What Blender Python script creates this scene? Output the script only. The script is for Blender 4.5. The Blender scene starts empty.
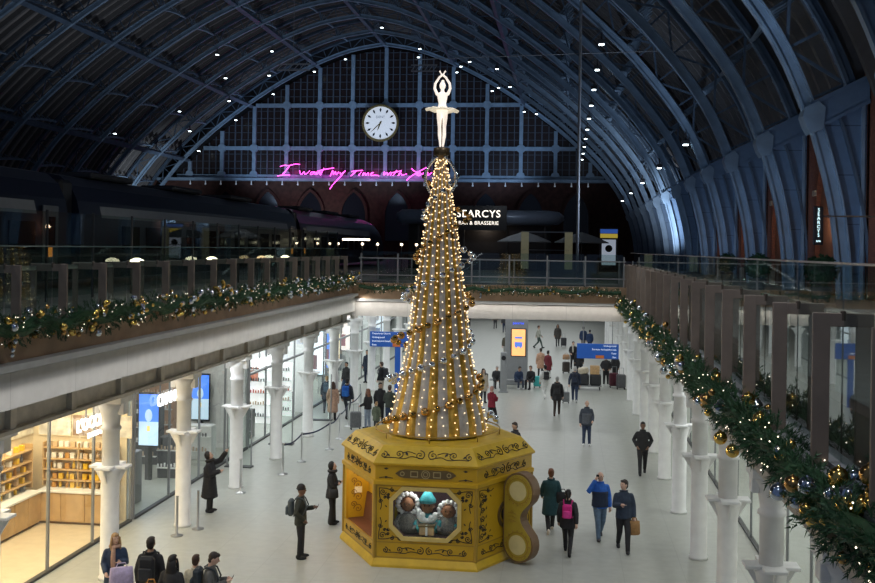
import bpy, bmesh, math, random
from mathutils import Vector, Matrix, Quaternion
random.seed(7)
PI = math.pi
S = bpy.context.scene
COL = S.collection
# ------------------------------------------------------------------ camera
cam_d = bpy.data.cameras.new('camera'); cam = bpy.data.objects.new('camera', cam_d); COL.objects.link(cam)
F_PX = 1020.0; YAW = math.atan(129.5/F_PX); ROLL = math.radians(0.85)
cam_d.sensor_width = 36.0; cam_d.lens = F_PX/875*36.0
cam_d.shift_x = 0.0; cam_d.shift_y = -(291.5-248.08)/875
cam_d.clip_start = 0.1; cam_d.clip_end = 600
cam.matrix_world = Matrix.Translation((0, 0, 7.5)) @ Matrix.Rotation(YAW, 4, 'Z') @ Matrix.Rotation(PI/2, 4, 'X') @ Matrix.Rotation(ROLL, 4, 'Z')
S.camera = cam
S.view_settings.view_transform = 'Standard'; S.view_settings.look = 'None'
S.view_settings.exposure = 0.0; S.view_settings.gamma = 1.0; S.view_settings.use_curve_mapping = False
# ------------------------------------------------------------------ world: blue evening sky coming in through the open south end
W = bpy.data.worlds.new('evening_sky'); S.world = W; W.use_nodes = True
W.node_tree.nodes['Background'].inputs[0].default_value = (0.30, 0.42, 0.72, 1)
W.node_tree.nodes['Background'].inputs[1].default_value = 0.16

def area(name, loc, target, sx, sy, power, col=(1, 1, 1)):
    d = bpy.data.lights.new(name, 'AREA'); d.shape = 'RECTANGLE'; d.size = sx; d.size_y = sy; d.energy = power; d.color = col
    o = bpy.data.objects.new(name, d); COL.objects.link(o); o.location = loc
    o.rotation_euler = (Vector(target)-Vector(loc)).to_track_quat('-Z', 'Y').to_euler(); return o
def spot(name, loc, target, power, col, angle=70, blend=0.6, r=0.15):
    d = bpy.data.lights.new(name, 'SPOT'); d.energy = power; d.color = col; d.spot_size = math.radians(angle); d.spot_blend = blend; d.shadow_soft_size = r
    o = bpy.data.objects.new(name, d); COL.objects.link(o); o.location = loc
    o.rotation_euler = (Vector(target)-Vector(loc)).to_track_quat('-Z', 'Y').to_euler(); return o
def point(name, loc, power, col, r=0.1):
    d = bpy.data.lights.new(name, 'POINT'); d.energy = power; d.color = col; d.shadow_soft_size = r
    o = bpy.data.objects.new(name, d); COL.objects.link(o); o.location = loc; return o
COOL = (0.93, 0.97, 1.0); WARM = (1.0, 0.72, 0.40); BLUE = (0.42, 0.60, 1.0)
# strip lamps under the deck edges light the concourse floor
area('strip_light_west', (-9.2, 30, 4.35), (-6.5, 30, 0), 1.0, 34, 210, COOL)
area('strip_light_east', (2.75, 30, 4.35), (-0.5, 30, 0), 0.8, 34, 190, COOL)
area('ceiling_light_north', (-4, 76, 4.45), (-4, 76, 0), 13, 62, 2000, COOL)
area('arcade_light_west', (-10.8, 40, 4.1), (-10.8, 40, 0), 1.0, 54, 240, COOL)
area('arcade_light_east', (5.2, 34, 4.1), (5.2, 34, 0), 1.6, 40, 220, COOL)
# LED strips under the edge of the deck wash the fascia panels
area('fascia_strip_west', (-8.5, 26, 5.40), (-8.85, 26, 4.95), 0.05, 32, 240, (1, .98, .95))
bpy.data.objects['fascia_strip_west'].rotation_euler = (0, math.radians(-35), 0)
o_ = area('fascia_strip_bridge', (-3.2, 41.72, 5.20), (-3.2, 42, 4.7), 11.5, 0.05, 25, (1, .93, .84))
# unseen uplights added along the decks to wash the iron roof in blue
for i, yy in enumerate((32, 56, 80, 104, 128)):
    spot('roof_fill_east', (6.6, yy, 6.6), (-14, yy+8, 33), 2800, (0.60, 0.74, 1.0), 110, 0.9, 0.4)
    spot('roof_fill_west', (-36, yy+8, 6.6), (-34, yy+18, 33), 2600, (0.76, 0.85, 1.0), 120, 0.9, 0.4)
for xx in (-46, -26, -8): spot('screen_fill', (xx, 131, 14), (xx*.8-5, 145, 25), 3300, (0.50, 0.69, 1.0), 80, 0.7, 0.4)  # unseen lights, added to brighten the bars of the end screen
for yy in (30, 39, 48, 57, 66, 75): spot('plate_fill', (5.2, yy-7, 6.4), (9.6, yy+1, 9.8), 300, (0.50, 0.68, 1.0), 75, 0.8, 0.3)  # unseen blue lights, added to tint the plates at the rib feet
spot('wall_flood', (6.2, 84, 6.3), (8.8, 98, 15), 6500, (0.72, 0.82, 1.0), 60, 0.8, 0.2)
spot('wall_flood_far', (-52, 124, 6.3), (-58, 136, 17), 6000, (0.72, 0.84, 1.0), 60, 0.8, 0.2)

# ------------------------------------------------------------------ materials
MATS = {}
def mat(name, col, rough=0.5, metal=0.0, emit=None, estr=0.0, var=0.0, vscale=4.0, bump=0.0, bscale=30.0, spec=None, coat=0.0):
    if name in MATS: return MATS[name]
    m = bpy.data.materials.new(name); m.use_nodes = True; nt = m.node_tree; b = nt.nodes['Principled BSDF']
    b.inputs['Base Color'].default_value = (*col, 1); b.inputs['Roughness'].default_value = rough; b.inputs['Metallic'].default_value = metal
    if coat: b.inputs['Coat Weight'].default_value = coat
    if spec is not None: b.inputs['Specular IOR Level'].default_value = spec
    if emit is not None:
        b.inputs['Emission Color'].default_value = (*emit, 1); b.inputs['Emission Strength'].default_value = estr
    tc = nt.nodes.new('ShaderNodeTexCoord')
    n = nt.nodes.new('ShaderNodeTexNoise'); n.inputs['Scale'].default_value = vscale; n.inputs['Detail'].default_value = 3
    nt.links.new(tc.outputs['Object'], n.inputs['Vector'])
    v = var if var else 0.06
    r = nt.nodes.new('ShaderNodeValToRGB'); r.color_ramp.elements[0].position = 0.3; r.color_ramp.elements[1].position = 0.7
    r.color_ramp.elements[0].color = (*[c*(1-v) for c in col], 1); r.color_ramp.elements[1].color = (*[min(1, c*(1+v)) for c in col], 1)
    nt.links.new(n.outputs['Fac'], r.inputs[0]); nt.links.new(r.outputs[0], b.inputs['Base Color'])
    if bump:
        n2 = nt.nodes.new('ShaderNodeTexNoise'); n2.inputs['Scale'].default_value = bscale
        nt.links.new(tc.outputs['Object'], n2.inputs['Vector'])
        bp = nt.nodes.new('ShaderNodeBump'); bp.inputs['Strength'].default_value = bump; bp.inputs['Distance'].default_value = 0.02
        nt.links.new(n2.outputs['Fac'], bp.inputs['Height']); nt.links.new(bp.outputs[0], b.inputs['Normal'])
    MATS[name] = m; return m
def glass(name, tint=(0.80, 0.88, 0.86), rough=0.01, f0=0.05):
    """clear pane: see-through, with a mirror coat that grows towards grazing angles on the side facing the ray"""
    if name in MATS: return MATS[name]
    m = bpy.data.materials.new(name); m.use_nodes = True; nt = m.node_tree; nt.nodes.clear()
    o = nt.nodes.new('ShaderNodeOutputMaterial'); mx = nt.nodes.new('ShaderNodeMixShader'); t = nt.nodes.new('ShaderNodeBsdfTransparent')
    g = nt.nodes.new('ShaderNodeBsdfGlossy'); geo = nt.nodes.new('ShaderNodeNewGeometry')
    def mth(op, a=None, b=None):
        n = nt.nodes.new('ShaderNodeMath'); n.operation = op
        for i, q in enumerate((a, b)):
            if q is None: continue
            if isinstance(q, (int, float)): n.inputs[i].default_value = q
            else: nt.links.new(q, n.inputs[i])
        return n.outputs[0]
    dot = nt.nodes.new('ShaderNodeVectorMath'); dot.operation = 'DOT_PRODUCT'; nt.links.new(geo.outputs['Normal'], dot.inputs[0]); nt.links.new(geo.outputs['Incoming'], dot.inputs[1])
    p = mth('POWER', mth('SUBTRACT', 1.0, mth('ABSOLUTE', dot.outputs['Value'])), 5.0)
    f = mth('ADD', mth('MULTIPLY', p, 1-f0), f0); f = mth('MULTIPLY', f, mth('SUBTRACT', 1.0, geo.outputs['Backfacing']))
    t.inputs[0].default_value = (*tint, 1); g.inputs['Roughness'].default_value = rough; g.inputs[0].default_value = (0.95, 1, 0.98, 1)
    nt.links.new(f, mx.inputs[0]); nt.links.new(t.outputs[0], mx.inputs[1]); nt.links.new(g.outputs[0], mx.inputs[2]); nt.links.new(mx.outputs[0], o.inputs[0])
    MATS[name] = m; return m
def lined(name, c1, c2, axis, scale, width=0.5, rough=0.6, metal=0.0, axis2=None, scale2=1.0, width2=0.04, bump=0.0):
    """bands of c2 across c1, repeated `scale` times a metre along an axis; a second set along axis2"""
    if name in MATS: return MATS[name]
    m = mat(name, c1, rough, metal); nt = m.node_tree; b = nt.nodes['Principled BSDF']
    geo = nt.nodes.new('ShaderNodeNewGeometry'); sp = nt.nodes.new('ShaderNodeSeparateXYZ'); nt.links.new(geo.outputs['Position'], sp.inputs[0])
    def band(ax, sc, w):
        mu = nt.nodes.new('ShaderNodeMath'); mu.operation = 'MULTIPLY'; mu.inputs[1].default_value = sc; nt.links.new(sp.outputs[ax], mu.inputs[0])
        fr = nt.nodes.new('ShaderNodeMath'); fr.operation = 'FRACT'; nt.links.new(mu.outputs[0], fr.inputs[0])
        lt = nt.nodes.new('ShaderNodeMath'); lt.operation = 'LESS_THAN'; lt.inputs[1].default_value = w; nt.links.new(fr.outputs[0], lt.inputs[0]); return lt
    f = band(axis, scale, width)
    if axis2 is not None:
        g = band(axis2, scale2, width2); mx2 = nt.nodes.new('ShaderNodeMath'); mx2.operation = 'MAXIMUM'
        nt.links.new(f.outputs[0], mx2.inputs[0]); nt.links.new(g.outputs[0], mx2.inputs[1]); f = mx2
    old = b.inputs['Base Color'].links[0].from_socket
    mx = nt.nodes.new('ShaderNodeMix'); mx.data_type = 'RGBA'; nt.links.new(f.outputs[0], mx.inputs['Factor']); nt.links.new(old, mx.inputs['A']); mx.inputs['B'].default_value = (*c2, 1)
    nt.links.new(mx.outputs['Result'], b.inputs['Base Color'])
    if bump:
        bp = nt.nodes.new('ShaderNodeBump'); bp.inputs['Strength'].default_value = bump; bp.inputs['Distance'].default_value = 0.05; bp.invert = True
        nt.links.new(f.outputs[0], bp.inputs['Height']); nt.links.new(bp.outputs[0], b.inputs['Normal'])
    return m
def brick_mat():
    m = mat('red_brick', (0.26, 0.085, 0.05), 0.85); nt = m.node_tree; b = nt.nodes['Principled BSDF']
    geo = nt.nodes.new('ShaderNodeNewGeometry'); sp = nt.nodes.new('ShaderNodeSeparateXYZ'); nt.links.new(geo.outputs['Position'], sp.inputs[0])
    ad = nt.nodes.new('ShaderNodeMath'); ad.operation = 'ADD'; nt.links.new(sp.outputs[0], ad.inputs[0]); nt.links.new(sp.outputs[1], ad.inputs[1])
    cb = nt.nodes.new('ShaderNodeCombineXYZ'); nt.links.new(ad.outputs[0], cb.inputs[0]); nt.links.new(sp.outputs[2], cb.inputs[1])
    br = nt.nodes.new('ShaderNodeTexBrick'); br.inputs['Scale'].default_value = 3.2
    br.inputs['Color1'].default_value = (0.24, 0.075, 0.045, 1); br.inputs['Color2'].default_value = (0.32, 0.11, 0.06, 1); br.inputs['Mortar'].default_value = (0.14, 0.09, 0.07, 1)
    nt.links.new(cb.outputs[0], br.inputs['Vector']); nt.links.new(br.outputs[0], b.inputs['Base Color']); return m
M = {}
M['brick'] = brick_mat()
M['floor'] = lined('terrazzo_floor', (0.40, 0.41, 0.375), (0.34, 0.35, 0.32), 1, 1/1.4, 0.012, 0.36, 0, 0, 1/1.4, 0.012)
M['deckfloor'] = mat('deck_paving', (0.20, 0.20, 0.19), 0.5, var=0.15)
M['roof'] = lined('roof_boards', (0.34, 0.31, 0.28), (0.10, 0.10, 0.10), 1, 1/1.49, 0.35, 0.8, bump=0.8)
M['rib'] = mat('blue_ironwork', (0.26, 0.37, 0.48), 0.45, 0.0, var=0.18, vscale=1.2)
M['ribdark'] = mat('dark_blue_ironwork', (0.10, 0.15, 0.21), 0.5, 0.0, var=0.2, vscale=1.2)
M['panel'] = lined('blue_wall_plates', (0.15, 0.24, 0.36), (0.08, 0.13, 0.20), 2, 1/1.7, 0.025, 0.5)
M['white'] = mat('white_paint', (0.84, 0.84, 0.83), 0.4)
M['concrete'] = lined('pale_fascia', (0.55, 0.54, 0.52), (0.36, 0.35, 0.34), 1, 1/2.19, 0.006, 0.55)
M['concreteX'] = lined('pale_fascia_bridge', (0.55, 0.53, 0.50), (0.36, 0.35, 0.34), 0, 1/2.19, 0.006, 0.55)
M['lip'] = mat('light_grey_edge', (0.50, 0.50, 0.49), 0.5)
M['bronze'] = mat('brown_bronze', (0.115, 0.085, 0.065), 0.45, 0.35, var=0.12)
M['fin'] = mat('bronze_fin', (0.24, 0.19, 0.155), 0.42, 0.15, var=0.1)
M['wood'] = mat('brown_timber_band', (0.40, 0.26, 0.155), 0.55, var=0.15, vscale=2)
M['steel'] = mat('brown_grey_steel', (0.58, 0.545, 0.49), 0.5, 0.2, var=0.15)
M['chrome'] = mat('brushed_steel', (0.62, 0.63, 0.64), 0.28, 0.9)
M['glass'] = glass('balustrade_glass', (0.80, 0.87, 0.85), 0.015, 0.08)
M['shopglass'] = glass('shop_glass', (0.95, 0.98, 0.97), 0.01, 0.04)
M['black'] = mat('black_paint', (0.012, 0.012, 0.014), 0.45)
M['dark'] = mat('dark_grey', (0.05, 0.052, 0.055), 0.5)
M['grey'] = mat('mid_grey', (0.26, 0.27, 0.28), 0.5)
M['underside'] = mat('deck_underside', (0.5, 0.5, 0.49), 0.7)
M['gold'] = mat('gold_bauble', (0.85, 0.58, 0.16), 0.16, 1.0)
M['silver'] = mat('silver_bauble', (0.72, 0.78, 0.86), 0.12, 1.0)
M['bronzeb'] = mat('bronze_bauble', (0.55, 0.33, 0.12), 0.2, 1.0)
M['treebulb'] = mat('warm_white_fairy_bulb', (1, .85, .6), .4, 0, (1.0, 0.75, 0.47), 2.3)
M['reflectgold'] = mat('gold_bauble_reflecting_dark', (0.34, 0.22, 0.06), 0.12, 1.0)  # gold darkened in colour for the dark reflections in the baubles
M['bulb'] = mat('fairy_bulb', (1, 0.8, 0.5), 0.4, 0, (1.0, 0.66, 0.32), 2.6)
M['bulbcool'] = mat('pale_fairy_bulb', (1, 0.9, 0.8), 0.4, 0, (1.0, 0.84, 0.64), 3.0)
M['fir'] = mat('fir_needles', (0.022, 0.075, 0.028), 0.6, var=0.35, vscale=9)
M['edge'] = mat('glass_edge_teal', (0.10, 0.17, 0.17), 0.2)
M['endbrick'] = mat('dimmed_end_brick', (0.075, 0.032, 0.024), 0.9, var=0.3, vscale=1.5)  # brick colour darkened to keep the end wall dim beneath the lit screen
M['lamp'] = mat('white_lamp', (1, 1, 1), 0.4, 0, (0.80, 0.95, 1.0), 9)
M['warmlamp'] = mat('warm_lamp', (1, 0.9, 0.7), 0.4, 0, (1.0, 0.80, 0.55), 5)

# ------------------------------------------------------------------ mesh helpers
class MB:
    def __init__(s): s.v = []; s.f = []; s.mi = []; s.cur = 0
    def _add(s, vs, fs):
        o = len(s.v); s.v += [tuple(p) for p in vs]; s.f += [tuple(i+o for i in f) for f in fs]; s.mi += [s.cur]*len(fs); return s
    def box(s, x0, x1, y0, y1, z0, z1):
        return s._add([(x0,y0,z0),(x1,y0,z0),(x1,y1,z0),(x0,y1,z0),(x0,y0,z1),(x1,y0,z1),(x1,y1,z1),(x0,y1,z1)],
                      [(0,3,2,1),(4,5,6,7),(0,1,5,4),(1,2,6,5),(2,3,7,6),(3,0,4,7)])
    def bbox(s, cx, cy, cz, sx, sy, sz, b=0.01):
        """bevelled box"""
        hx, hy, hz = sx/2, sy/2, sz/2; b = min(b, hx*.6, hy*.6, hz*.6)
        bm = bmesh.new(); bmesh.ops.create_cube(bm, size=1)
        for v in bm.verts: v.co = Vector((v.co.x*sx+cx, v.co.y*sy+cy, v.co.z*sz+cz))
        bmesh.ops.bevel(bm, geom=bm.edges[:], offset=b, segments=1, affect='EDGES')
        bm.verts.index_update(); s._add([v.co[:] for v in bm.verts], [[v.index for v in f.verts] for f in bm.faces]); bm.free(); return s
    def bar(s, a, b, w, h, up=(0, 0, 1)):
        a = Vector(a); b = Vector(b); d = (b-a).normalized(); u = Vector(up)
        if abs(d.dot(u)) > 0.99: u = Vector((0, 1, 0))
        r = d.cross(u).normalized()*w/2; u = r.cross(d).normalized()*h/2
        return s._add([a-r-u, a+r-u, a+r+u, a-r+u, b-r-u, b+r-u, b+r+u, b-r+u],
                      [(0,1,2,3),(7,6,5,4),(0,4,5,1),(1,5,6,2),(2,6,7,3),(3,7,4,0)])
    def tube(s, pts, rad, n=8, cap=True, round_=False, closed=False, sq=None):
        pts = [Vector(p) for p in pts]
        if not hasattr(rad, '__len__'): rad = [rad]*len(pts)
        if round_:
            d0 = (pts[0]-pts[1]).normalized(); d1 = (pts[-1]-pts[-2]).normalized()
            pts = [pts[0]+d0*rad[0]*.95, pts[0]+d0*rad[0]*.6] + pts + [pts[-1]+d1*rad[-1]*.6, pts[-1]+d1*rad[-1]*.95]
            rad = [rad[0]*.25, rad[0]*.8] + list(rad) + [rad[-1]*.8, rad[-1]*.25]
        N = len(pts); vs = []; ref = None
        for i, p in enumerate(pts):
            if closed: d = pts[(i+1) % N]-pts[i-1]
            else: d = pts[min(i+1, N-1)]-pts[max(i-1, 0)]
            if d.length < 1e-9: d = Vector((0, 0, 1))
            d.normalize()
            if ref is None: ref = Vector((0, 0, 1)) if abs(d.z) < .9 else Vector((0, 1, 0))
            r = d.cross(ref)
            if r.length < 1e-4: r = d.cross(Vector((1, 0.2, 0)))
            r.normalize(); u = r.cross(d); ref = u.copy()
            for k in range(n):
                a = 2*PI*k/n; vs.append(p+(r*math.cos(a)*(sq or 1)+u*math.sin(a))*rad[i])
        fs = []
        for i in range(N if closed else N-1):
            j = (i+1) % N
            for k in range(n): fs.append((i*n+k, i*n+(k+1) % n, j*n+(k+1) % n, j*n+k))
        if cap and not closed: fs.append(tuple(range(n-1, -1, -1))); fs.append(tuple((N-1)*n+k for k in range(n)))
        return s._add(vs, fs)
    def lathe(s, prof, c=(0, 0, 0), n=16, cap=True):
        vs = []; N = len(prof)
        for r, z in prof:
            for k in range(n): a = 2*PI*k/n; vs.append((c[0]+r*math.cos(a), c[1]+r*math.sin(a), c[2]+z))
        fs = [(i*n+k, i*n+(k+1) % n, (i+1)*n+(k+1) % n, (i+1)*n+k) for i in range(N-1) for k in range(n)]
        if cap: fs.append(tuple(range(n-1, -1, -1))); fs.append(tuple((N-1)*n+k for k in range(n)))
        return s._add(vs, fs)
    def ell(s, c, rx, ry, rz, n=10, m=7, rot=None):
        vs = []; R = rot or Matrix.Identity(3); c = Vector(c)
        for i in range(1, m):
            t = PI*i/m
            for k in range(n):
                a = 2*PI*k/n; vs.append(c+R @ Vector((rx*math.sin(t)*math.cos(a), ry*math.sin(t)*math.sin(a), -rz*math.cos(t))))
        vs.append(c+R @ Vector((0, 0, -rz))); vs.append(c+R @ Vector((0, 0, rz))); b = (m-1)*n
        fs = [(i*n+k, i*n+(k+1) % n, (i+1)*n+(k+1) % n, (i+1)*n+k) for i in range(m-2) for k in range(n)]
        fs += [(b, (k+1) % n, k) for k in range(n)] + [(b+1, (m-2)*n+k, (m-2)*n+(k+1) % n) for k in range(n)]
        return s._add(vs, fs)
    def loft(s, rings, n=14):
        """rings: (centre, rx, ry) horizontal ellipses"""
        vs = []
        for c, rx, ry in rings:
            for k in range(n): a = 2*PI*k/n; vs.append((c[0]+rx*math.cos(a), c[1]+ry*math.sin(a), c[2]))
        N = len(rings); fs = [(i*n+k, i*n+(k+1) % n, (i+1)*n+(k+1) % n, (i+1)*n+k) for i in range(N-1) for k in range(n)]
        fs.append(tuple(range(n-1, -1, -1))); fs.append(tuple((N-1)*n+k for k in range(n)))
        return s._add(vs, fs)
    def prism(s, poly, o, ax, ay, n, d):
        """polygon (2D) in plane origin o, axes ax, ay, extruded by d along n"""
        o = Vector(o); ax = Vector(ax); ay = Vector(ay); n = Vector(n); k = len(poly)
        vs = [o+ax*x+ay*y for x, y in poly]+[o+ax*x+ay*y+n*d for x, y in poly]
        return s._add(vs, [tuple(range(k-1, -1, -1)), tuple(range(k, 2*k))]+[(i, (i+1) % k, k+(i+1) % k, k+i) for i in range(k)])
    def ring(s, outer, inner, o, ax, ay, n, d):
        o = Vector(o); ax = Vector(ax); ay = Vector(ay); n = Vector(n); k = len(outer)
        P = lambda q, e: o+ax*q[0]+ay*q[1]+n*e
        vs = [P(q, 0) for q in outer]+[P(q, 0) for q in inner]+[P(q, d) for q in outer]+[P(q, d) for q in inner]; fs = []
        for i in range(k):
            j = (i+1) % k
            fs += [(i, k+i, k+j, j), (2*k+i, 2*k+j, 3*k+j, 3*k+i), (i, j, 2*k+j, 2*k+i), (k+i, 3*k+i, 3*k+j, k+j)]
        return s._add(vs, fs)
    def xf(s, mtx, start=0):
        for i in range(start, len(s.v)): s.v[i] = tuple(mtx @ Vector(s.v[i]))
        return s
    def mesh(s, name, mats, smooth=False):
        me = bpy.data.meshes.new(name); me.from_pydata(s.v, [], s.f)
        for m in (mats if isinstance(mats, (list, tuple)) else [mats]): me.materials.append(m)
        if any(s.mi): me.polygons.foreach_set('material_index', s.mi)
        if smooth: me.polygons.foreach_set('use_smooth', [True]*len(s.f))
        me.update(); return me
    def build(s, name, mats, parent=None, smooth=False, label=None, loc=None):
        return link(name, s.mesh(name, mats, smooth), parent, label, loc)
def link(name, me, parent=None, label=None, loc=None):
    o = bpy.data.objects.new(name, me); COL.objects.link(o)
    if parent is not None: o.parent = parent
    if label: o['label'] = label
    if loc is not None: o.location = loc
    return o
def tag(o, label, cat, group=None, kind=None):
    o['label'] = label; o['category'] = cat
    if group: o['group'] = group
    if kind: o['kind'] = kind
    return o
def thing(name, label, cat, loc=(0, 0, 0), rz=0.0, group=None):
    o = bpy.data.objects.new(name, None); COL.objects.link(o); o.location = loc; o.rotation_euler = (0, 0, rz); o.empty_display_size = 0.2
    return tag(o, label, cat, group)
def struct(o, label=None):
    o['kind'] = 'structure'
    if label: o['label'] = label
    return o
def dup(root, loc=None, rz=None, label=None, group=None):
    r = root.copy(); COL.objects.link(r)
    if loc is not None: r.location = loc
    if rz is not None: r.rotation_euler = (0, 0, rz)
    if label: r['label'] = label
    if group: r['group'] = group
    for ch in list(root.children):
        c = ch.copy(); COL.objects.link(c); c.parent = r
        for g in list(ch.children):
            d = g.copy(); COL.objects.link(d); d.parent = c
    return r
# a scratch scene in which modifiers and lettering are turned into plain meshes
TMP = bpy.data.scenes.new('scratch')
def bake(obj):
    TMP.collection.objects.link(obj); TMP.view_layers[0].update(); dg = TMP.view_layers[0].depsgraph
    me = bpy.data.meshes.new_from_object(obj.evaluated_get(dg)); TMP.collection.objects.unlink(obj); bpy.data.objects.remove(obj); return me
def remesh(mb, name, mats, voxel=0.02, smooth_it=2):
    me = mb.mesh(name, mats); o = bpy.data.objects.new('scratch', me)
    r = o.modifiers.new('r', 'REMESH'); r.mode = 'VOXEL'; r.voxel_size = voxel; r.use_smooth_shade = True
    if smooth_it: sm = o.modifiers.new('s', 'SMOOTH'); sm.factor = 0.5; sm.iterations = smooth_it
    out = bake(o); out.name = name; return out
def text_mesh(txt, size, ext=0.01, align='CENTER', name='lettering', m=None, bold=0.0, spacing=1.0):
    c = bpy.data.curves.new('t', 'FONT'); c.body = txt; c.size = size; c.extrude = ext; c.align_x = align; c.align_y = 'CENTER'; c.offset = bold; c.space_character = spacing
    c.resolution_u = 3
    me = bake(bpy.data.objects.new('t', c)); me.name = name; me.materials.clear()
    if m: me.materials.append(m)
    return me
def text(txt, size, o, ax, ay, m, parent=None, name='lettering', ext=0.008, align='CENTER', bold=0.0, spacing=1.0):
    """lettering on the plane through o with reading direction ax and up ay"""
    me = text_mesh(txt, size, ext, align, name, m, bold, spacing); ax = Vector(ax).normalized(); ay = Vector(ay).normalized(); n = ax.cross(ay)
    mt = Matrix((ax, ay, n)).transposed().to_4x4(); mt.translation = Vector(o); me.transform(mt)
    return link(name, me, parent)
ORD = ['first','second','third','fourth','fifth','sixth','seventh','eighth','ninth','tenth','eleventh','twelfth','thirteenth','fourteenth','fifteenth','sixteenth','seventeenth','eighteenth','nineteenth','twentieth','twenty-first','twenty-second','twenty-third','twenty-fourth','twenty-fifth','twenty-sixth','twenty-seventh','twenty-eighth']
# ------------------------------------------------------------------ setting: floors, decks
DZ = 5.95
struct(MB().box(-24, 14, 4, 150, -0.3, 0).build('floor', M['floor']))
struct(MB().box(-66, -9.3, 8, 146, 5.6, DZ).build('floor_deck_west', M['deckfloor']))
struct(MB().box(-9.3, 13, 45.2, 146, 5.6, DZ-0.02).build('floor_deck_north', M['deckfloor']))
struct(MB().box(3.0, 13, 4, 45.2, 5.6, DZ-0.01).build('floor_deck_east', M['deckfloor']))
struct(MB().box(-24, -10.3, 8, 110, 4.35, 4.6).build('ceiling_west', M['underside']))
struct(MB().box(3.6, 14, 4, 110, 4.35, 4.6).build('ceiling_east', M['underside']))
struct(MB().box(-10.3, 3.6, 46.2, 110, 4.7, 4.9).build('ceiling_north', M['underside']))
struct(MB().box(-24, 14, 118, 118.4, 0, 5.6).build('wall_concourse_end', mat('far_hall_wall', (0.42, 0.45, 0.46), 0.5)))
# west deck edge
struct(MB().box(-9.4, -8.8, 9, 42.6, 4.81, 5.40).build('trim_1', M['concrete']), 'pale grey panelled fascia under the deck edge by the shops')
struct(MB().box(-9.35, -8.66, 9, 42.2, 5.44, 5.55).build('trim_2', M['lip']))
struct(MB().box(-9.35, -8.92, 9, 42.2, 5.55, 6.12).build('trim_3', M['wood']))
b = MB().box(-9.9, -9.55, 9, 44, 4.25, 4.8).box(-10.1, -9.4, 9, 44, 4.2, 4.27)
for k in range(17): b.box(-9.6, -9.44, 9.9+2.19*k, 10.1+2.19*k, 4.27, 4.8)
struct(b.build('trim_4', M['steel']))
# bridge
BY = 42.0
struct(MB().box(-9.4, 3.0, BY, BY+0.6, 4.62, 5.20).build('trim_5', M['concreteX']), 'pale panelled fascia of the bridge behind the tree')
struct(MB().box(-9.35, 2.9, BY-0.08, BY+0.6, 5.24, 5.34).build('trim_6', M['lip']))
struct(MB().box(-9.35, 2.9, BY+0.06, BY+0.5, 5.34, 6.0).build('trim_7', M['wood']))
struct(MB().box(-9.4, 3.4, BY+0.6, 46.4, 5.0, 5.93).build('floor_bridge', M['deckfloor']))
# east deck edge
struct(MB().box(2.25, 2.9, 4, 42.6, 4.93, 5.06).build('trim_9', mat('cream_edge', (0.52, 0.47, 0.40), 0.5)))
struct(MB().box(2.85, 3.05, 4, 42.6, 5.06, 5.95).build('trim_10', M['bronze']))
struct(MB().box(3.0, 3.6, 4, 45, 4.3, 4.93).build('trim_11', M['steel']))

# ------------------------------------------------------------------ train shed roof
XC = -26.2; Y0 = 36.5; BAY = 8.85
HALF = [(35.5, 5.9), (35.42, 7.4), (35.15, 9.35), (34.6, 11.5), (34.33, 12.2), (33.65, 13.9), (32.9, 15.3), (32.0, 16.6), (30.9, 18.0), (29.3, 19.8), (25.0, 23.8), (19.8, 27.7), (14.8, 30.9), (9.9, 33.4), (4.9, 35.3), (0.0, 36.2)]
def arch_z(dx):
    dx = abs(dx)
    for (a, za), (c, zc) in zip(HALF, HALF[1:]):
        if c <= dx <= a: return za+(zc-za)*(a-dx)/(a-c)
    return HALF[0][1]
def catmull(P, n):
    out = []
    for i in range(len(P)-1):
        p0, p1, p2, p3 = P[max(i-1, 0)], P[i], P[i+1], P[min(i+2, len(P)-1)]
        for k in range(n):
            t = k/n; out.append(tuple(0.5*(2*p1[j]+(-p0[j]+p2[j])*t+(2*p0[j]-5*p1[j]+4*p2[j]-p3[j])*t*t+(-p0[j]+3*p1[j]-3*p2[j]+p3[j])*t**3) for j in range(2)))
    out.append(P[-1]); return out
sm = catmull(HALF, 3)
PROF = [(XC+d, z) for d, z in sm]+[(XC-d, z) for d, z in sm[-2::-1]]     # east foot -> crown -> west foot
def offset(P, d):
    out = []
    for i, p in enumerate(P):
        a = P[max(i-1, 0)]; c = P[min(i+1, len(P)-1)]; tx, tz = c[0]-a[0], c[1]-a[1]; L = math.hypot(tx, tz)
        out.append((p[0]+tz/L*d, p[1]-tx/L*d))
    return out
OUT = offset(PROF, 1.8)
def resample(P, step):
    out = [P[0]]; acc = 0
    for a, c in zip(P, P[1:]):
        L = math.hypot(c[0]-a[0], c[1]-a[1]); t = step-acc
        while t <= L: out.append((a[0]+(c[0]-a[0])*t/L, a[1]+(c[1]-a[1])*t/L)); t += step
        acc = (acc+L) % step
    return out
def sweep(b, P, y, w, lo, hi):
    """rectangle w wide in y, from lo to hi along the outward normal of the profile"""
    A = offset(P, lo); B = offset(P, hi); n = len(P); vs = []
    for i in range(n):
        for (q, yy) in ((A[i], y-w/2), (A[i], y+w/2), (B[i], y+w/2), (B[i], y-w/2)): vs.append((q[0], yy, q[1]))
    fs = [(i*4+k, i*4+(k+1) % 4, i*4+4+(k+1) % 4, i*4+4+k) for i in range(n-1) for k in range(4)]+[(0, 1, 2, 3), (n*4-1, n*4-2, n*4-3, n*4-4)]
    b._add(vs, fs)
SHELL = offset(PROF, 2.6)
b = MB(); NY = 18; ys = [5+i*(141.0/NY) for i in range(NY+1)]; n = len(SHELL)
SH2 = offset(PROF, 2.9)
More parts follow.
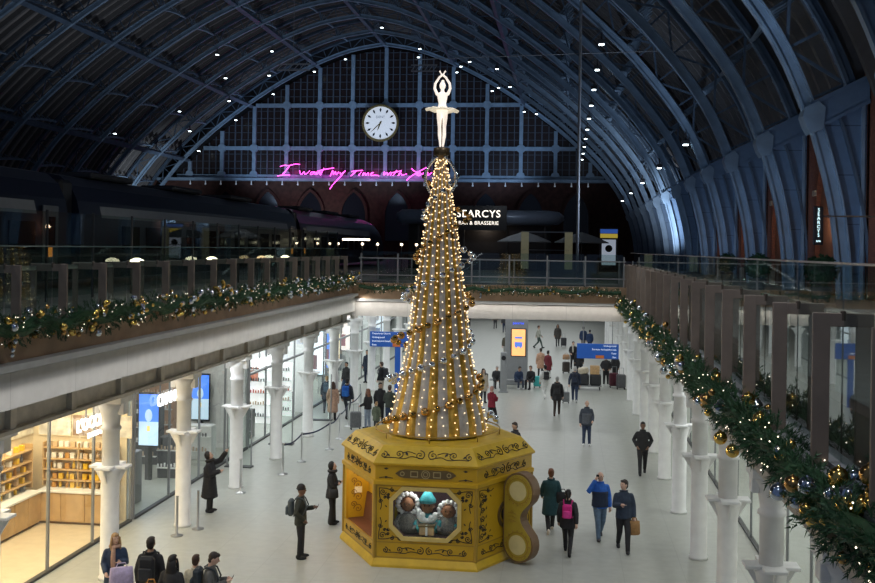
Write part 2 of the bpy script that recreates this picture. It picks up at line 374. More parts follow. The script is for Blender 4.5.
for prof in (SHELL,):
    vs = [(x, y, z) for y in ys for x, z in prof]
    b._add(vs, [(i*n+k, i*n+k+1, (i+1)*n+k+1, (i+1)*n+k) for i in range(NY) for k in range(n-1)])
roof = struct(b.build('ceiling', M['roof'], smooth=True), 'dark boarded vault of the train shed roof')
# rafters and boards between the ribs
PURL = [0, 9.9, -9.9, 19.8, -19.8, -29.3]
MIDS = [4.9, -4.9, 14.8, -14.8, 24.6, -24.6, 32.6, -32.6]
def prof_at(dx):
    """profile point and outward normal at horizontal distance dx from the crown"""
    best = min(range(len(PROF)), key=lambda i: abs(PROF[i][0]-(XC+dx)))
    i = best; a = PROF[max(i-1, 0)]; c = PROF[min(i+1, len(PROF)-1)]; tx, tz = c[0]-a[0], c[1]-a[1]; L = math.hypot(tx, tz)
    return PROF[i], (tz/L, -tx/L)
RIBY = [Y0+BAY*k for k in range(-2, 13)]
INN = resample(PROF, 2.2)
def half_normals(P): return offset(P, 1.75)
def make_rib():
    r = thing('roof_rib', '', 'roof rib', (0, 0, 0))
    b = MB(); sweep(b, PROF, 0, 0.30, -0.08, 0.02); sweep(b, PROF, 0, 0.10, 0.02, 0.34); sweep(b, PROF, 0, 0.34, 0.34, 0.40); b.build('lower_chord', M['rib'], r)
    i0 = next(i for i, p in enumerate(PROF) if p[1] > 12.6); up = PROF[i0:len(PROF)-i0]
    b = MB(); sweep(b, up, 0, 0.40, 1.55, 1.70); sweep(b, up, 0, 0.1, 1.70, 1.95); b.build('upper_chord', M['ribdark'], r)
    b = MB(); sweep(b, up[:26], -0.2, 0.05, 1.50, 1.56)
    for q in offset(resample(up[:26], 0.8), 1.5): b.box(q[0]-.045, q[0]+.045, -0.27, -0.19, q[1]-.045, q[1]+.045)
    b.build('bolt_strip', M['rib'], r)
    b = MB(); P = resample(up, 1.9); A = offset(P, 0.3); B = offset(P, 1.6)
    for i in range(len(P)-1):
        if i % 2: b.bar((A[i][0], 0, A[i][1]), (B[i+1][0], 0, B[i+1][1]), 0.11, 0.08, (0, 1, 0))
        else: b.bar((B[i][0], 0, B[i][1]), (A[i+1][0], 0, A[i+1][1]), 0.11, 0.08, (0, 1, 0))
        b.bar((A[i][0], 0, A[i][1]), (B[i][0], 0, B[i][1]), 0.10, 0.08, (0, 1, 0))
    b.build('lattice_web', M['ribdark'], r); return r
rib0 = make_rib()
for i, y in enumerate(RIBY):
    r = rib0 if i == 0 else dup(rib0); r.location = (0, y, 0)
    r['label'] = 'blue arched iron roof rib, %s counting from the foreground' % ORD[i]; r['group'] = 'iron ribs of the train shed roof'
# longitudinal purlins
PN = {0: 'along the crown of the vault', 9.9: 'next to the crown towards the brick wall', -9.9: 'next to the crown towards the train', 19.8: 'halfway down towards the brick wall', -19.8: 'halfway down towards the train', 29.3: 'lowest one above the brick wall', -29.3: 'lowest one above the train'}
for dx in PURL:
    (x, z), nn = prof_at(dx); b = MB()
    a = (x+nn[0]*0.1, z+nn[1]*0.1); c = (x+nn[0]*0.5, z+nn[1]*0.5)
    b.bar((a[0], 12, a[1]), (a[0], 145, a[1]), 0.5, 0.14, (nn[0], 0, nn[1])); b.bar((c[0], 12, c[1]), (c[0], 145, c[1]), 0.14, 0.5, (nn[0], 0, nn[1]))
    tag(b.build('roof_purlin', M['ribdark']), 'long straight blue roof beam, '+PN[dx], 'roof beam', 'long roof beams')
# arched struts between ribs
for dx in MIDS+PURL+[29.3]:
    (x, z), nn = prof_at(dx); b = MB(); L = 1.35
    pts = [(x+nn[0]*(0.3+L*math.sin(PI*t/2)), BAY*t, z+nn[1]*(0.3+L*math.sin(PI*t/2))) for t in [k/8 for k in range(9)]]
    for p, q in zip(pts, pts[1:]): b.bar(p, q, 0.16, 0.22, (nn[0], 0, nn[1]))
    for k in range(1, 8, 1):
        e = (x+nn[0]*2.3, pts[k][1], z+nn[1]*2.3); b.bar(pts[k], e, 0.07, 0.07, (0, 1, 0))
        if k < 7: b.bar(pts[k], (e[0], pts[k+1][1], e[2]), 0.07, 0.07, (0, 1, 0))
    me = b.mesh('roof_strut', M['rib'])
    for i, y in enumerate(RIBY[:-1]):
        o = link('roof_strut', me); o.location = (0, y, 0)
        tag(o, 'arched lattice strut between two neighbouring roof ribs under the boarding', 'roof strut', 'lattice struts between the roof ribs')
# wide rafters under the boards
b = MB()
for i in range(94):
    y = 6+1.49*i; sweep(b, PROF[4:-4], y, 0.30, 2.15, 2.58)
struct(b.build('trim_12', mat('roof_rafters', (0.15, 0.145, 0.14), 0.7)), 'close-set dark rafters below the roof boards')

def pointed(w, h, n=6):
    """pointed arch outline, base centre at 0"""
    r = w; pts = [(-w/2, 0), (-w/2, h-w*0.86)]
    for k in range(1, n+1): a = PI-(PI/3)*k/n; pts.append((w/2+r*math.cos(a), h-w*0.86+r*math.sin(a)))
    pts += [(-x, z) for x, z in pts[-2::-1]]; return pts
# ------------------------------------------------------------------ east side wall
WX = 10.2
foot = [(XC+d, z) for d, z in catmull(HALF[:5], 5)]
for i, y in enumerate(RIBY):
    g = thing('rib_leg_plate', 'blue iron plate and sloping girder at the foot of the %s roof rib' % ORD[i], 'rib plate', (0, y, 0), 0, 'plates at the feet of the roof ribs')
    MB().prism([(x+.3, z) for x, z in foot]+[(WX-.05, 12.9), (WX-.05, DZ)], (0, .06, 0), (1, 0, 0), (0, 0, 1), (0, 1, 0), .08).build('web_plate', M['panel'], g)
    st = MB().box(9.95, 10.06, -.06, .08, DZ, 12.8).box(10.2, 10.38, -.10, .1, DZ, 13.0)
    sw = MB(); sweep(sw, foot, -.02, .14, .95, 1.05); 
    sw.build('bead', M['ribdark'], g); st.build('stiffener', M['rib'], g)
    MB().prism([(8.25, 11.75), (WX-.05, 12.75), (WX-.05, 13.55), (8.25, 12.6)], (0, -.22, 0), (1, 0, 0), (0, 0, 1), (0, 1, 0), .4).prism([(8.25, 12.55), (WX-.05, 13.5), (WX-.05, 13.65), (8.25, 12.7)], (0, -.3, 0), (1, 0, 0), (0, 0, 1), (0, 1, 0), .56).prism([(8.25, 11.65), (WX-.05, 12.65), (WX-.05, 12.78), (8.25, 11.78)], (0, -.3, 0), (1, 0, 0), (0, 0, 1), (0, 1, 0), .56).build('sloping_girder', M['panel'], g)
    MB().prism([(8.05, 11.85), (8.2, 11.6), (8.62, 11.75), (8.68, 12.5), (8.45, 12.72), (8.0, 12.5), (7.93, 12.2)], (0, -.36, 0), (1, 0, 0), (0, 0, 1), (0, 1, 0), .72).build('junction_box', M['rib'], g)
struct(MB().box(WX, WX+.5, 6, 146, DZ, 14.2).build('wall_right', M['brick']))
for i in range(14):
    y = RIBY[i]+BAY/2
    t = thing('wall_arch', 'tall pointed recess in the brick wall between the %s and next roof rib' % ORD[i], 'arch', (WX, y, DZ), 0, 'recesses in the brick wall')
    o_ = pointed(4.6, 7.0); i_ = [(p[0]*.84, p[1]*.95) for p in o_]
    MB().ring(o_, i_, (-.02, 0, 0), (0, -1, 0), (0, 0, 1), (-1, 0, 0), .22).build('brick_surround', M['brick'], t)
    MB().prism(i_, (-.01, 0, 0), (0, -1, 0), (0, 0, 1), (-1, 0, 0), .06).build('dark_recess', mat('recess_brown', (0.20, 0.09, 0.055), 0.8), t)
    b = MB(); 
    for sx in (-1, 1): b.bbox(-.16, sx*2.1, 4.0, .3, .5, .25, .03).bbox(-.14, sx*2.1, .35, .26, .46, .7, .03)
    b.build('stone_dressing', mat('pale_stone_dressing', (0.50, 0.42, 0.33), 0.7), t)
b = MB().box(11.4, 12.0, 6, 146, 11.9, 24)
struct(b.build('wall_right_upper', M['brick']))
STONE = mat('pale_stone_dressing', (0.50, 0.42, 0.33), 0.7); DARKWIN = mat('dark_window', (0.02, 0.022, 0.03), 0.2)
def pointed(w, h, n=6):
    """pointed arch outline, base centre at 0"""
    r = w; pts = [(-w/2, 0), (-w/2, h-w*0.86)]
    for k in range(1, n+1): a = PI-(PI/3)*k/n; pts.append((w/2+r*math.cos(a), h-w*0.86+r*math.sin(a)))
    pts += [(-x, z) for x, z in pts[-2::-1]]; return pts
for i in range(1, 14):
    y = RIBY[i]-4.4
    for k, yy in enumerate((y-2.0, y+1.1)):
        t = thing('arched_window', 'pointed brick-arched window high in the wall past the %s roof rib' % ORD[i], 'window', (11.4, yy, 13.2), 0, 'pointed windows above the girder in bay %s' % ORD[i])
        o_ = pointed(2.0, 4.6); i_ = pointed(1.5, 4.1); 
        MB().ring([(p[0], p[1]) for p in o_], [(p[0], p[1]+0.1) for p in i_], (0, 0, 0), (0, -1, 0), (0, 0, 1), (-1, 0, 0), 0.25).build('stone_surround', STONE if k else M['brick'], t)
        MB().prism(i_, (-0.02, 0, 0.1), (0, -1, 0), (0, 0, 1), (-1, 0, 0), 0.06).build('pane', DARKWIN, t)
struct(MB().box(-66.5, -65.8, 6, 146, DZ, 24).build('wall_left', M['brick']))
b = MB()
for y in RIBY: b.box(-62.2, -60.6, y-7.4, y+.4, 11.7, 12.7)
struct(b.build('trim_13', M['panel']))

# ------------------------------------------------------------------ end screen
EY = 145.2
struct(MB().box(-66, 13, EY+0.2, EY+0.9, DZ, 17.2).build('wall_end', M['endbrick']))
fr = MB(); th = MB(); ZB = 17.75
zs = [ZB, 18.5, 21.75, 28.0]
def half_at(z):
    for (a, za), (c, zc) in zip(HALF, HALF[1:]):
        if za <= z <= zc: return a+(c-a)*(z-za)/(zc-za)
    return 0
for z, h in ((ZB-0.15, 0.6), (21.75, 0.55), (28.0, 0.55)):
    w = half_at(z); fr.box(XC-w, XC+w, EY-0.3, EY+0.1, z-h/2, z+h/2)
for k in range(-6, 7):
    x = XC+4.88*k; zt = arch_z(4.88*k)
    if zt > ZB: fr.box(x-0.26, x+0.26, EY-0.36, EY+0.1, ZB, zt)
    for z in (ZB+0.1, 21.75, 28.0):
        if z+0.5 < zt: fr.lathe([(0.62, -0.22), (0.62, 0.22)], (0, 0, 0), 10).xf(Matrix.Translation((x, EY-0.25, z)) @ Matrix.Rotation(PI/2, 4, 'X'), len(fr.v)-20)
for k in range(-31, 32):
    x = XC+4.88*k/5
    if k % 5 and arch_z(4.88*k/5) > ZB: th.box(x-0.055, x+0.055, EY-0.1, EY, ZB, arch_z(4.88*k/5))
    if k % 5 in (2, 3) and arch_z(4.88*k/5) > ZB: th.box(x-0.085, x+0.085, EY-0.16, EY, ZB, arch_z(4.88*k/5))
for k in range(18):
    z = ZB+1.05*k; w = half_at(z); th.box(XC-w, XC+w, EY-0.08, EY, z-0.035, z+0.035)
pane = [(p[0], p[1]) for p in PROF if p[1] >= ZB]
w1 = struct(MB().prism([(x, z) for x, z in pane], (0, EY+0.05, 0), (1, 0, 0), (0, 0, 1), (0, 1, 0), 0.1).build('window_1', mat('night_glass', (0.030, 0.019, 0.018), 0.3)), 'huge dark glazed screen closing the end of the train shed')
fr.build('window_frame', M['rib'], w1, label='blue iron main bars'); th.build('glazing_bars', mat('dim_glazing_bars', (0.09, 0.115, 0.15), 0.5), w1)
struct(MB().box(-66, 13, EY+0.3, EY+0.9, 17.2, 42).build('wall_end_gable', mat('gable_near_black', (0.012, 0.012, 0.014), 0.8)))  # even near-black wall behind and around the glazed screen
struct(MB().box(XC-34, XC+34, EY-1.1, EY+0.2, 16.95, 17.35).build('trim_14', M['rib']))
for k in range(26):
    x = XC-29+2.32*k
    o = MB().ell((0, 0, 0), 0.14, 0.14, 0.14).lathe([(0.08, 0.1), (0.06, 0.5)]).build('wall_lamp', mat('dim_globe', (0.8, 0.85, 0.9), 0.4, 0, (0.7, 0.8, 0.9), 0.12), None, True); o.location = (x, EY-0.7, 16.45)
    tag(o, 'tiny round lamp in the row under the blue end screen', 'lamp', 'row of globe lamps under the screen')
for k in range(9):
    x = -50+6.4*k
    t = thing('brick_arch', 'blind pointed arch in the dark brick end wall, %s from the train side' % ORD[k], 'arch', (x, EY+0.12, DZ+2.5), 0, 'blind arches in the end wall')
    o_ = pointed(4.2, 7.4); MB().ring(o_, [(p[0]*0.84, p[1]*0.94) for p in o_], (0, 0, 0), (1, 0, 0), (0, 0, 1), (0, -1, 0), 0.3).build('surround', M['endbrick'], t)
    MB().prism([(p[0]*0.84, p[1]*0.94) for p in o_], (0, -0.02, 0), (1, 0, 0), (0, 0, 1), (0, -1, 0), 0.08).build('infill', DARKWIN, t)
# ------------------------------------------------------------------ iron columns
def make_column():
    c = thing('iron_column', '', 'column')
    MB().lathe([(0.23, 0), (0.23, 0.06), (0.205, 0.08), (0.20, 2.05), (0.205, 2.2), (0.25, 2.38), (0.30, 2.5)], n=18).build('shaft', M['white'], c, True)
    b = MB().bbox(0, 0, 2.52, 0.86, 0.36, 0.06).bbox(0, 0, 2.525, 0.36, 0.86, 0.06)
    for a in range(4):
        st = len(b.v); b.prism([(0.18, 0), (0.40, 0), (0.2, -0.34)], (0, -0.02, 2.49), (1, 0, 0), (0, 0, 1), (0, 1, 0), 0.04).xf(Matrix.Rotation(a*PI/2, 4, 'Z'), st)
    b.build('bracket_collar', M['white'], c)
    MB().lathe([(0.19, 2.55), (0.19, 3.32), (0.225, 3.34), (0.225, 3.40), (0.19, 3.42), (0.20, 3.55), (0.24, 3.75), (0.33, 3.95)], n=18).build('upper_shaft', M['white'], c, True)
    b = MB().bbox(0, 0, 4.02, 0.72, 0.62, 0.14)
    for sx in (-1, 1): b.bbox(sx*0.28, 0, 3.86, 0.12, 0.24, 0.34)
    b.build('capital', M['white'], c)
    MB().box(-0.13, 0.13, -0.13, 0.13, 4.09, 4.33).build('iron_shoe', M['steel'], c)
    return c
col0 = make_column()
for i in range(17):
    y = 17.33+4.4*i
    c = col0 if i == 0 else dup(col0); c.location = (-10.06 if i else -10.32, y, 0); c['label'] = 'white iron column standing by the lit shops, %s from the foreground' % ORD[i]; c['group'] = 'columns along the lit shops'
for i in range(17):
    c = dup(col0, (3.3, 12.4+4.4*i, 0), label='white iron column below the long glass balustrade, %s from the foreground' % ORD[i], group='columns below the glass balustrade')

# ------------------------------------------------------------------ balustrades
def balustrade(name, label, x, y0, y1, step, zb, zp, zt, side):
    t = thing(name, label, 'balustrade', (0, 0, 0))
    n = int((y1-y0)/step)
    for k in range(n+1):
        y = y0+step*k
        MB().bbox(x, y, (zb+zp)/2, 0.16, 0.05, zp-zb, 0.006).bbox(x+side*0.3, y, zp-0.068, 0.62, 0.044, 0.13, 0.006).bbox(x+side*0.56, y, (zb+zp)/2, 0.10, 0.05, zp-zb, 0.006).build('post', M['fin'], t)
        if k < n:
            MB().box(x+side*0.20, x+side*0.215, y+0.03, y+step-0.03, zb+0.02, zt).build('glass_pane', M['glass'], t)
            MB().bbox(x+side*0.2, y+step, zp-0.03, 0.05, 0.05, 0.10, 0.01).build('clamp', M['bronze'], t)
    MB().box(x+side*0.17, x+side*0.25, y0, y1, zt, zt+0.02).build('top_rail', M['chrome'] if side > 0 else M['edge'], t)
    MB().box(x+side*0.10, x+side*0.32, y0, y1, zb-0.08, zb+0.03).box(x-0.06, x+0.06, y0, y1, zb-0.06, zb).build('sill_channel', M['grey'], t)
    MB().box(x+side*0.5, x+side*0.56, y0, y1, zp-0.12, zp-0.04).build('inner_rail', M['steel'], t)
    return t
balustrade('glass_balustrade', 'long glass balustrade with dark bronze posts above the shop fronts, below the train', -8.9, 9.4, 41.8, 1.56, 6.12, 7.12, 7.42, -1)
balustrade('glass_balustrade', 'long glass balustrade with dark bronze posts above the unlit row of columns', 2.42, 4.4, 42.6, 1.91, 5.48, 6.94, 7.40, 1)
t = thing('bridge_balustrade', 'glass balustrade with grey posts and rails on the bridge behind the tree', 'balustrade', (0, BY+0.3, 0))
for k in range(8):
    x = -8.6+1.56*k; MB().bbox(x, 0, 6.6, 0.06, 0.06, 1.3, 0.006).build('post', M['grey'], t)
    if k < 7: MB().box(x+0.04, x+1.52, -0.01, 0.01, 6.02, 7.33).build('glass_pane', M['glass'], t)
MB().box(-8.7, 2.4, -0.04, 0.04, 7.02, 7.07).build('handrail', M['grey'], t)
MB().box(-8.7, 2.4, -0.03, 0.03, 6.32, 6.36).build('lower_rail', M['grey'], t)
t = thing('bridge_balustrade', 'far glass balustrade of the bridge, behind the garlanded one', 'balustrade', (0, 46.2, 0))
for k in range(8):
    x = -8.6+1.56*k; MB().bbox(x, 0, 6.5, 0.06, 0.06, 1.1, 0.006).build('post', M['grey'], t)
    if k < 7: MB().box(x+0.04, x+1.52, -0.01, 0.01, 6.02, 7.0).build('glass_pane', M['glass'], t)

# ------------------------------------------------------------------ garlands
def sprig(b, p, d, L, rnd):
    """a fir tip: needles leaving a stem"""
    d = d.normalized(); s = d.cross(Vector((0.3, 0.2, 1))).normalized(); u = s.cross(d)
    for k in range(9):
        f = k/8; base = p+d*L*f*0.8; a = rnd.uniform(0, 2*PI); w = (s*math.cos(a)+u*math.sin(a)); nd = (d*0.75+w*0.75).normalized()*L*(0.55-0.15*f); side = nd.cross(w).normalized()*L*0.06
        o = len(b.v); b.v += [tuple(base-side), tuple(base+side), tuple(base+nd)]; b.f.append((o, o+1, o+2)); b.mi.append(0)
def garland(label, path, rad, dens, nb, rb, rnd, L=0.14, grp='fir garlands with baubles'):
    t = thing('fir_garland', label, 'garland', (0, 0, 0), 0, grp)
    P = [Vector(p) for p in path]; cum = [0]
    for a, c in zip(P, P[1:]): cum.append(cum[-1]+(c-a).length)
    tot = cum[-1]
    def at(s):
        for i in range(len(P)-1):
            if cum[i+1] >= s: f = (s-cum[i])/(cum[i+1]-cum[i]); return P[i].lerp(P[i+1], f), (P[i+1]-P[i]).normalized()
        return P[-1], (P[-1]-P[-2]).normalized()
    def around(s, r):
        p, d = at(s); s1 = d.cross(Vector((0, 0, 1))).normalized(); u = s1.cross(d); a = rnd.uniform(0, 2*PI)
        return p+(s1*math.cos(a)+u*math.sin(a))*r, (s1*math.cos(a)+u*math.sin(a)), d
    b = MB(); b.tube([tuple(p) for p in P], rad*0.5, 7)
    for k in range(int(tot*dens)):
        s = rnd.uniform(0, tot); wob = 1+0.25*math.sin(s*2.3)+0.15*math.sin(s*5.1); p, o, d = around(s, rad*rnd.uniform(0.35, 0.85)*wob)
        sprig(b, p, o+d*rnd.uniform(-0.9, 0.9)+Vector((0, 0, -0.1)), L*rnd.uniform(0.8, 1.3), rnd)
    b.build('fir_foliage', M['fir'], t)
    bl = []
    for k in range(nb):
        s = rnd.uniform(0, tot); p, o, d = around(s, rad*rnd.uniform(0.85, 1.1))
        if k % 3 and bl: p = bl[-1][0]+Vector([rnd.uniform(-1, 1)*rb*2.2 for _ in range(3)])
        bl.append((p, rb*rnd.choice((0.65, 0.8, 1, 1.15)), rnd.choice(('gold', 'gold', 'silver', 'silver', 'bronzeb'))))
    bl.sort(key=lambda q: q[0].y); proto = {}
    for p, r, c in bl[:95]:
        if c not in proto:
            proto[c] = MB().ell((0, 0, 0), 1, 1, 1, 14, 9).lathe([(0.18, 0.95), (0.18, 1.12)], n=8).mesh('bauble', M[c], True)
        o = link('bauble', proto[c], t); o.location = p; o.scale = (r, r, r)
    if bl[95:]:
        b = MB(); cs = ['gold', 'silver', 'bronzeb']
        for p, r, c in bl[95:]: b.cur = cs.index(c); b.ell(p, r, r, r, 8, 6)
        b.build('baubles', [M[c] for c in cs], t, True)['kind'] = 'stuff'
    b = MB()
    for k in range(int(tot*9)):
        s = rnd.uniform(0, tot); p, o, d = around(s, rad*rnd.uniform(0.9, 1.15)); b.ell(p, 0.008, 0.008, 0.008, 5, 4)
    b.build('fairy_lights', M['bulbcool'], t)['kind'] = 'stuff'
    return t
rnd = random.Random(3)
garland('thick fir garland with large baubles along the glass balustrade above the unlit columns', [(2.27+0.03*math.sin(k*1.7), 5.2+0.5*k, 5.36+0.05*math.sin(k*1.57)) for k in range(75)], 0.24, 130, 300, 0.076, rnd, 0.15)
garland('fir garland with gold and silver baubles along the deck edge above the shop fronts', [(-8.72, 9.5+0.4*k, 6.12+0.07*math.sin(k*1.61)) for k in range(81)], 0.22, 75, 430, 0.058, rnd, 0.15)
garland('thin draped fir garland with lights along the bridge behind the tree', [(-8.6+0.3*k, BY-0.12, 5.88-0.11*abs(math.sin(k*0.3*PI/1.6))) for k in range(37)], 0.15, 80, 110, 0.05, rnd, 0.14)

# ------------------------------------------------------------------ the music-box kiosk
YEL = mat('kiosk_yellow', (0.50, 0.30, 0.010), 0.42, var=0.12, vscale=1.5); YELD = mat('kiosk_dark_gold', (0.33, 0.20, 0.02), 0.45); YELL = mat('kiosk_light_yellow', (0.56, 0.365, 0.022), 0.42, var=0.1)
INK = mat('black_scrollwork', (0.02, 0.016, 0.012), 0.6); BRZ = mat('bronze_plaque', (0.16, 0.11, 0.05), 0.35, 0.5); CREAM = mat('cream_disc', (0.62, 0.52, 0.24), 0.5); BROWN = mat('brown_leather', (0.13, 0.05, 0.03), 0.5)
KC = (-3.2, 25.73); KR = 2.4
kiosk = thing('music_box_kiosk', 'hexagonal yellow music-box kiosk with black scrollwork under the Christmas tree', 'kiosk', (*KC, 0))
def hexp(R): return [(R*math.cos(PI/3*k), R*math.sin(PI/3*k)) for k in range(6)]
def frust(b, prof):
    vs = []; N = len(prof)
    for R, z in prof: vs += [(x, y, z) for x, y in hexp(R)]
    fs = [(i*6+k, i*6+(k+1) % 6, i*6+6+(k+1) % 6, i*6+6+k) for i in range(N-1) for k in range(6)]+[(5, 4, 3, 2, 1, 0), tuple((N-1)*6+k for k in range(6))]
    return b._add(vs, fs)
frust(MB(), [(2.49, 0), (2.49, 0.06), (2.41, 0.2)]).build('plinth', YELL, kiosk)
frust(MB(), [(2.46, 1.93), (2.46, 2.02), (2.40, 2.04), (2.40, 2.36), (2.48, 2.40), (2.48, 2.44)]).build('cornice_band', YEL, kiosk)
frust(MB(), [(2.48, 2.44), (2.12, 2.80), (2.0, 2.82)]).build('sloping_roof', YELL, kiosk)
def face(phi, a=None):
    n = Vector((math.cos(phi), math.sin(phi), 0)); ax = Vector((-n.y, n.x, 0)); ap = KR*math.cos(PI/6) if a is None else a
    return n*ap, ax, Vector((0, 0, 1)), n
def spiral(b, fr, cx, cz, r, turns, a0, hand, w=0.012):
    o, ax, ay, n = fr; pts = []
    for k in range(22):
        f = k/21; rr = r*(1-f)**0.8+0.008; a = a0+hand*turns*2*PI*f; pts.append(o+ax*(cx+rr*math.cos(a))+ay*(cz+rr*math.sin(a))+n*0.004)
    b.tube(pts, [w*(1-0.4*k/21) for k in range(22)], 5); b.ell(pts[-1], w*1.5, w*1.5, w*1.5, 6, 5)
def curve2(b, fr, P, w=0.010):
    o, ax, ay, n = fr; b.tube([o+ax*x+ay*z+n*0.004 for x, z in catmull(P, 6)], w, 5)
def leaf(b, fr, x, z, L, a):
    o, ax, ay, n = fr; d = (math.cos(a), math.sin(a)); s = (-d[1], d[0])
    b.prism([(x, z), (x+d[0]*L*.5+s[0]*L*.22, z+d[1]*L*.5+s[1]*L*.22), (x+d[0]*L, z+d[1]*L), (x+d[0]*L*.5-s[0]*L*.22, z+d[1]*L*.5-s[1]*L*.22)], o, ax, ay, n, 0.006)
def corner(b, fr, x, z, sx, sz, k=1.0):
    spiral(b, fr, x+sx*.14*k, z+sz*.14*k, .085*k, 1.4, 0, sx*sz); spiral(b, fr, x+sx*.42*k, z+sz*.07*k, .055*k, 1.3, PI/2, -sx*sz); spiral(b, fr, x+sx*.07*k, z+sz*.42*k, .055*k, 1.3, 0, -sx*sz)
    spiral(b, fr, x+sx*.2*k, z+sz*.3*k, .04*k, 1.2, 0, 1); spiral(b, fr, x+sx*.3*k, z+sz*.2*k, .04*k, 1.2, PI, 1)
    curve2(b, fr, [(x+sx*.02, z+sz*.02), (x+sx*.25*k, z+sz*.03), (x+sx*.5*k, z+sz*.1*k), (x+sx*.66*k, z+sz*.05)]); curve2(b, fr, [(x+sx*.02, z+sz*.02), (x+sx*.03, z+sz*.25*k), (x+sx*.1*k, z+sz*.5*k), (x+sx*.05, z+sz*.66*k)])
    for a in (0.4, 1.1): leaf(b, fr, x+sx*.26*k, z+sz*.26*k, .12*k, math.atan2(sz*math.sin(a), sx*math.cos(a)))
    leaf(b, fr, x+sx*.5*k, z+sz*.2*k, .08, math.atan2(sz, sx)); leaf(b, fr, x+sx*.2*k, z+sz*.52*k, .08, math.atan2(sz, sx))
def frieze(b, fr, cz, L, h):
    for s in (-1, 1):
        spiral(b, fr, s*h*.55, cz, h*.42, 1.5, PI/2, s); spiral(b, fr, s*L*.30, cz+h*.05, h*.34, 1.4, -PI/2, -s); spiral(b, fr, s*L*.47, cz-h*.05, h*.30, 1.3, PI/2, s)
        curve2(b, fr, [(s*h*.3, cz-h*.35), (s*L*.16, cz-h*.15), (s*L*.24, cz-h*.38), (s*L*.36, cz-h*.30), (s*L*.47, cz-h*.35)]); curve2(b, fr, [(s*L*.12, cz+h*.1), (s*L*.2, cz+h*.3), (s*L*.27, cz+h*.15)])
        leaf(b, fr, s*L*.2, cz-h*.1, h*.5, 0.9 if s > 0 else 2.2); leaf(b, fr, s*L*.40, cz-h*.2, h*.4, 0.7 if s > 0 else 2.4)
HW = KR/2
PHI = {'front': -PI/2, 'key': -PI/6, 'bench': -5*PI/6, 'east': PI/6, 'north': PI/2, 'west': 5*PI/6}
octo = lambda w, h, c: [(-w, -h+c), (-w+c, -h), (w-c, -h), (w, -h+c), (w, h-c), (w-c, h), (-w+c, h), (-w, h-c)]
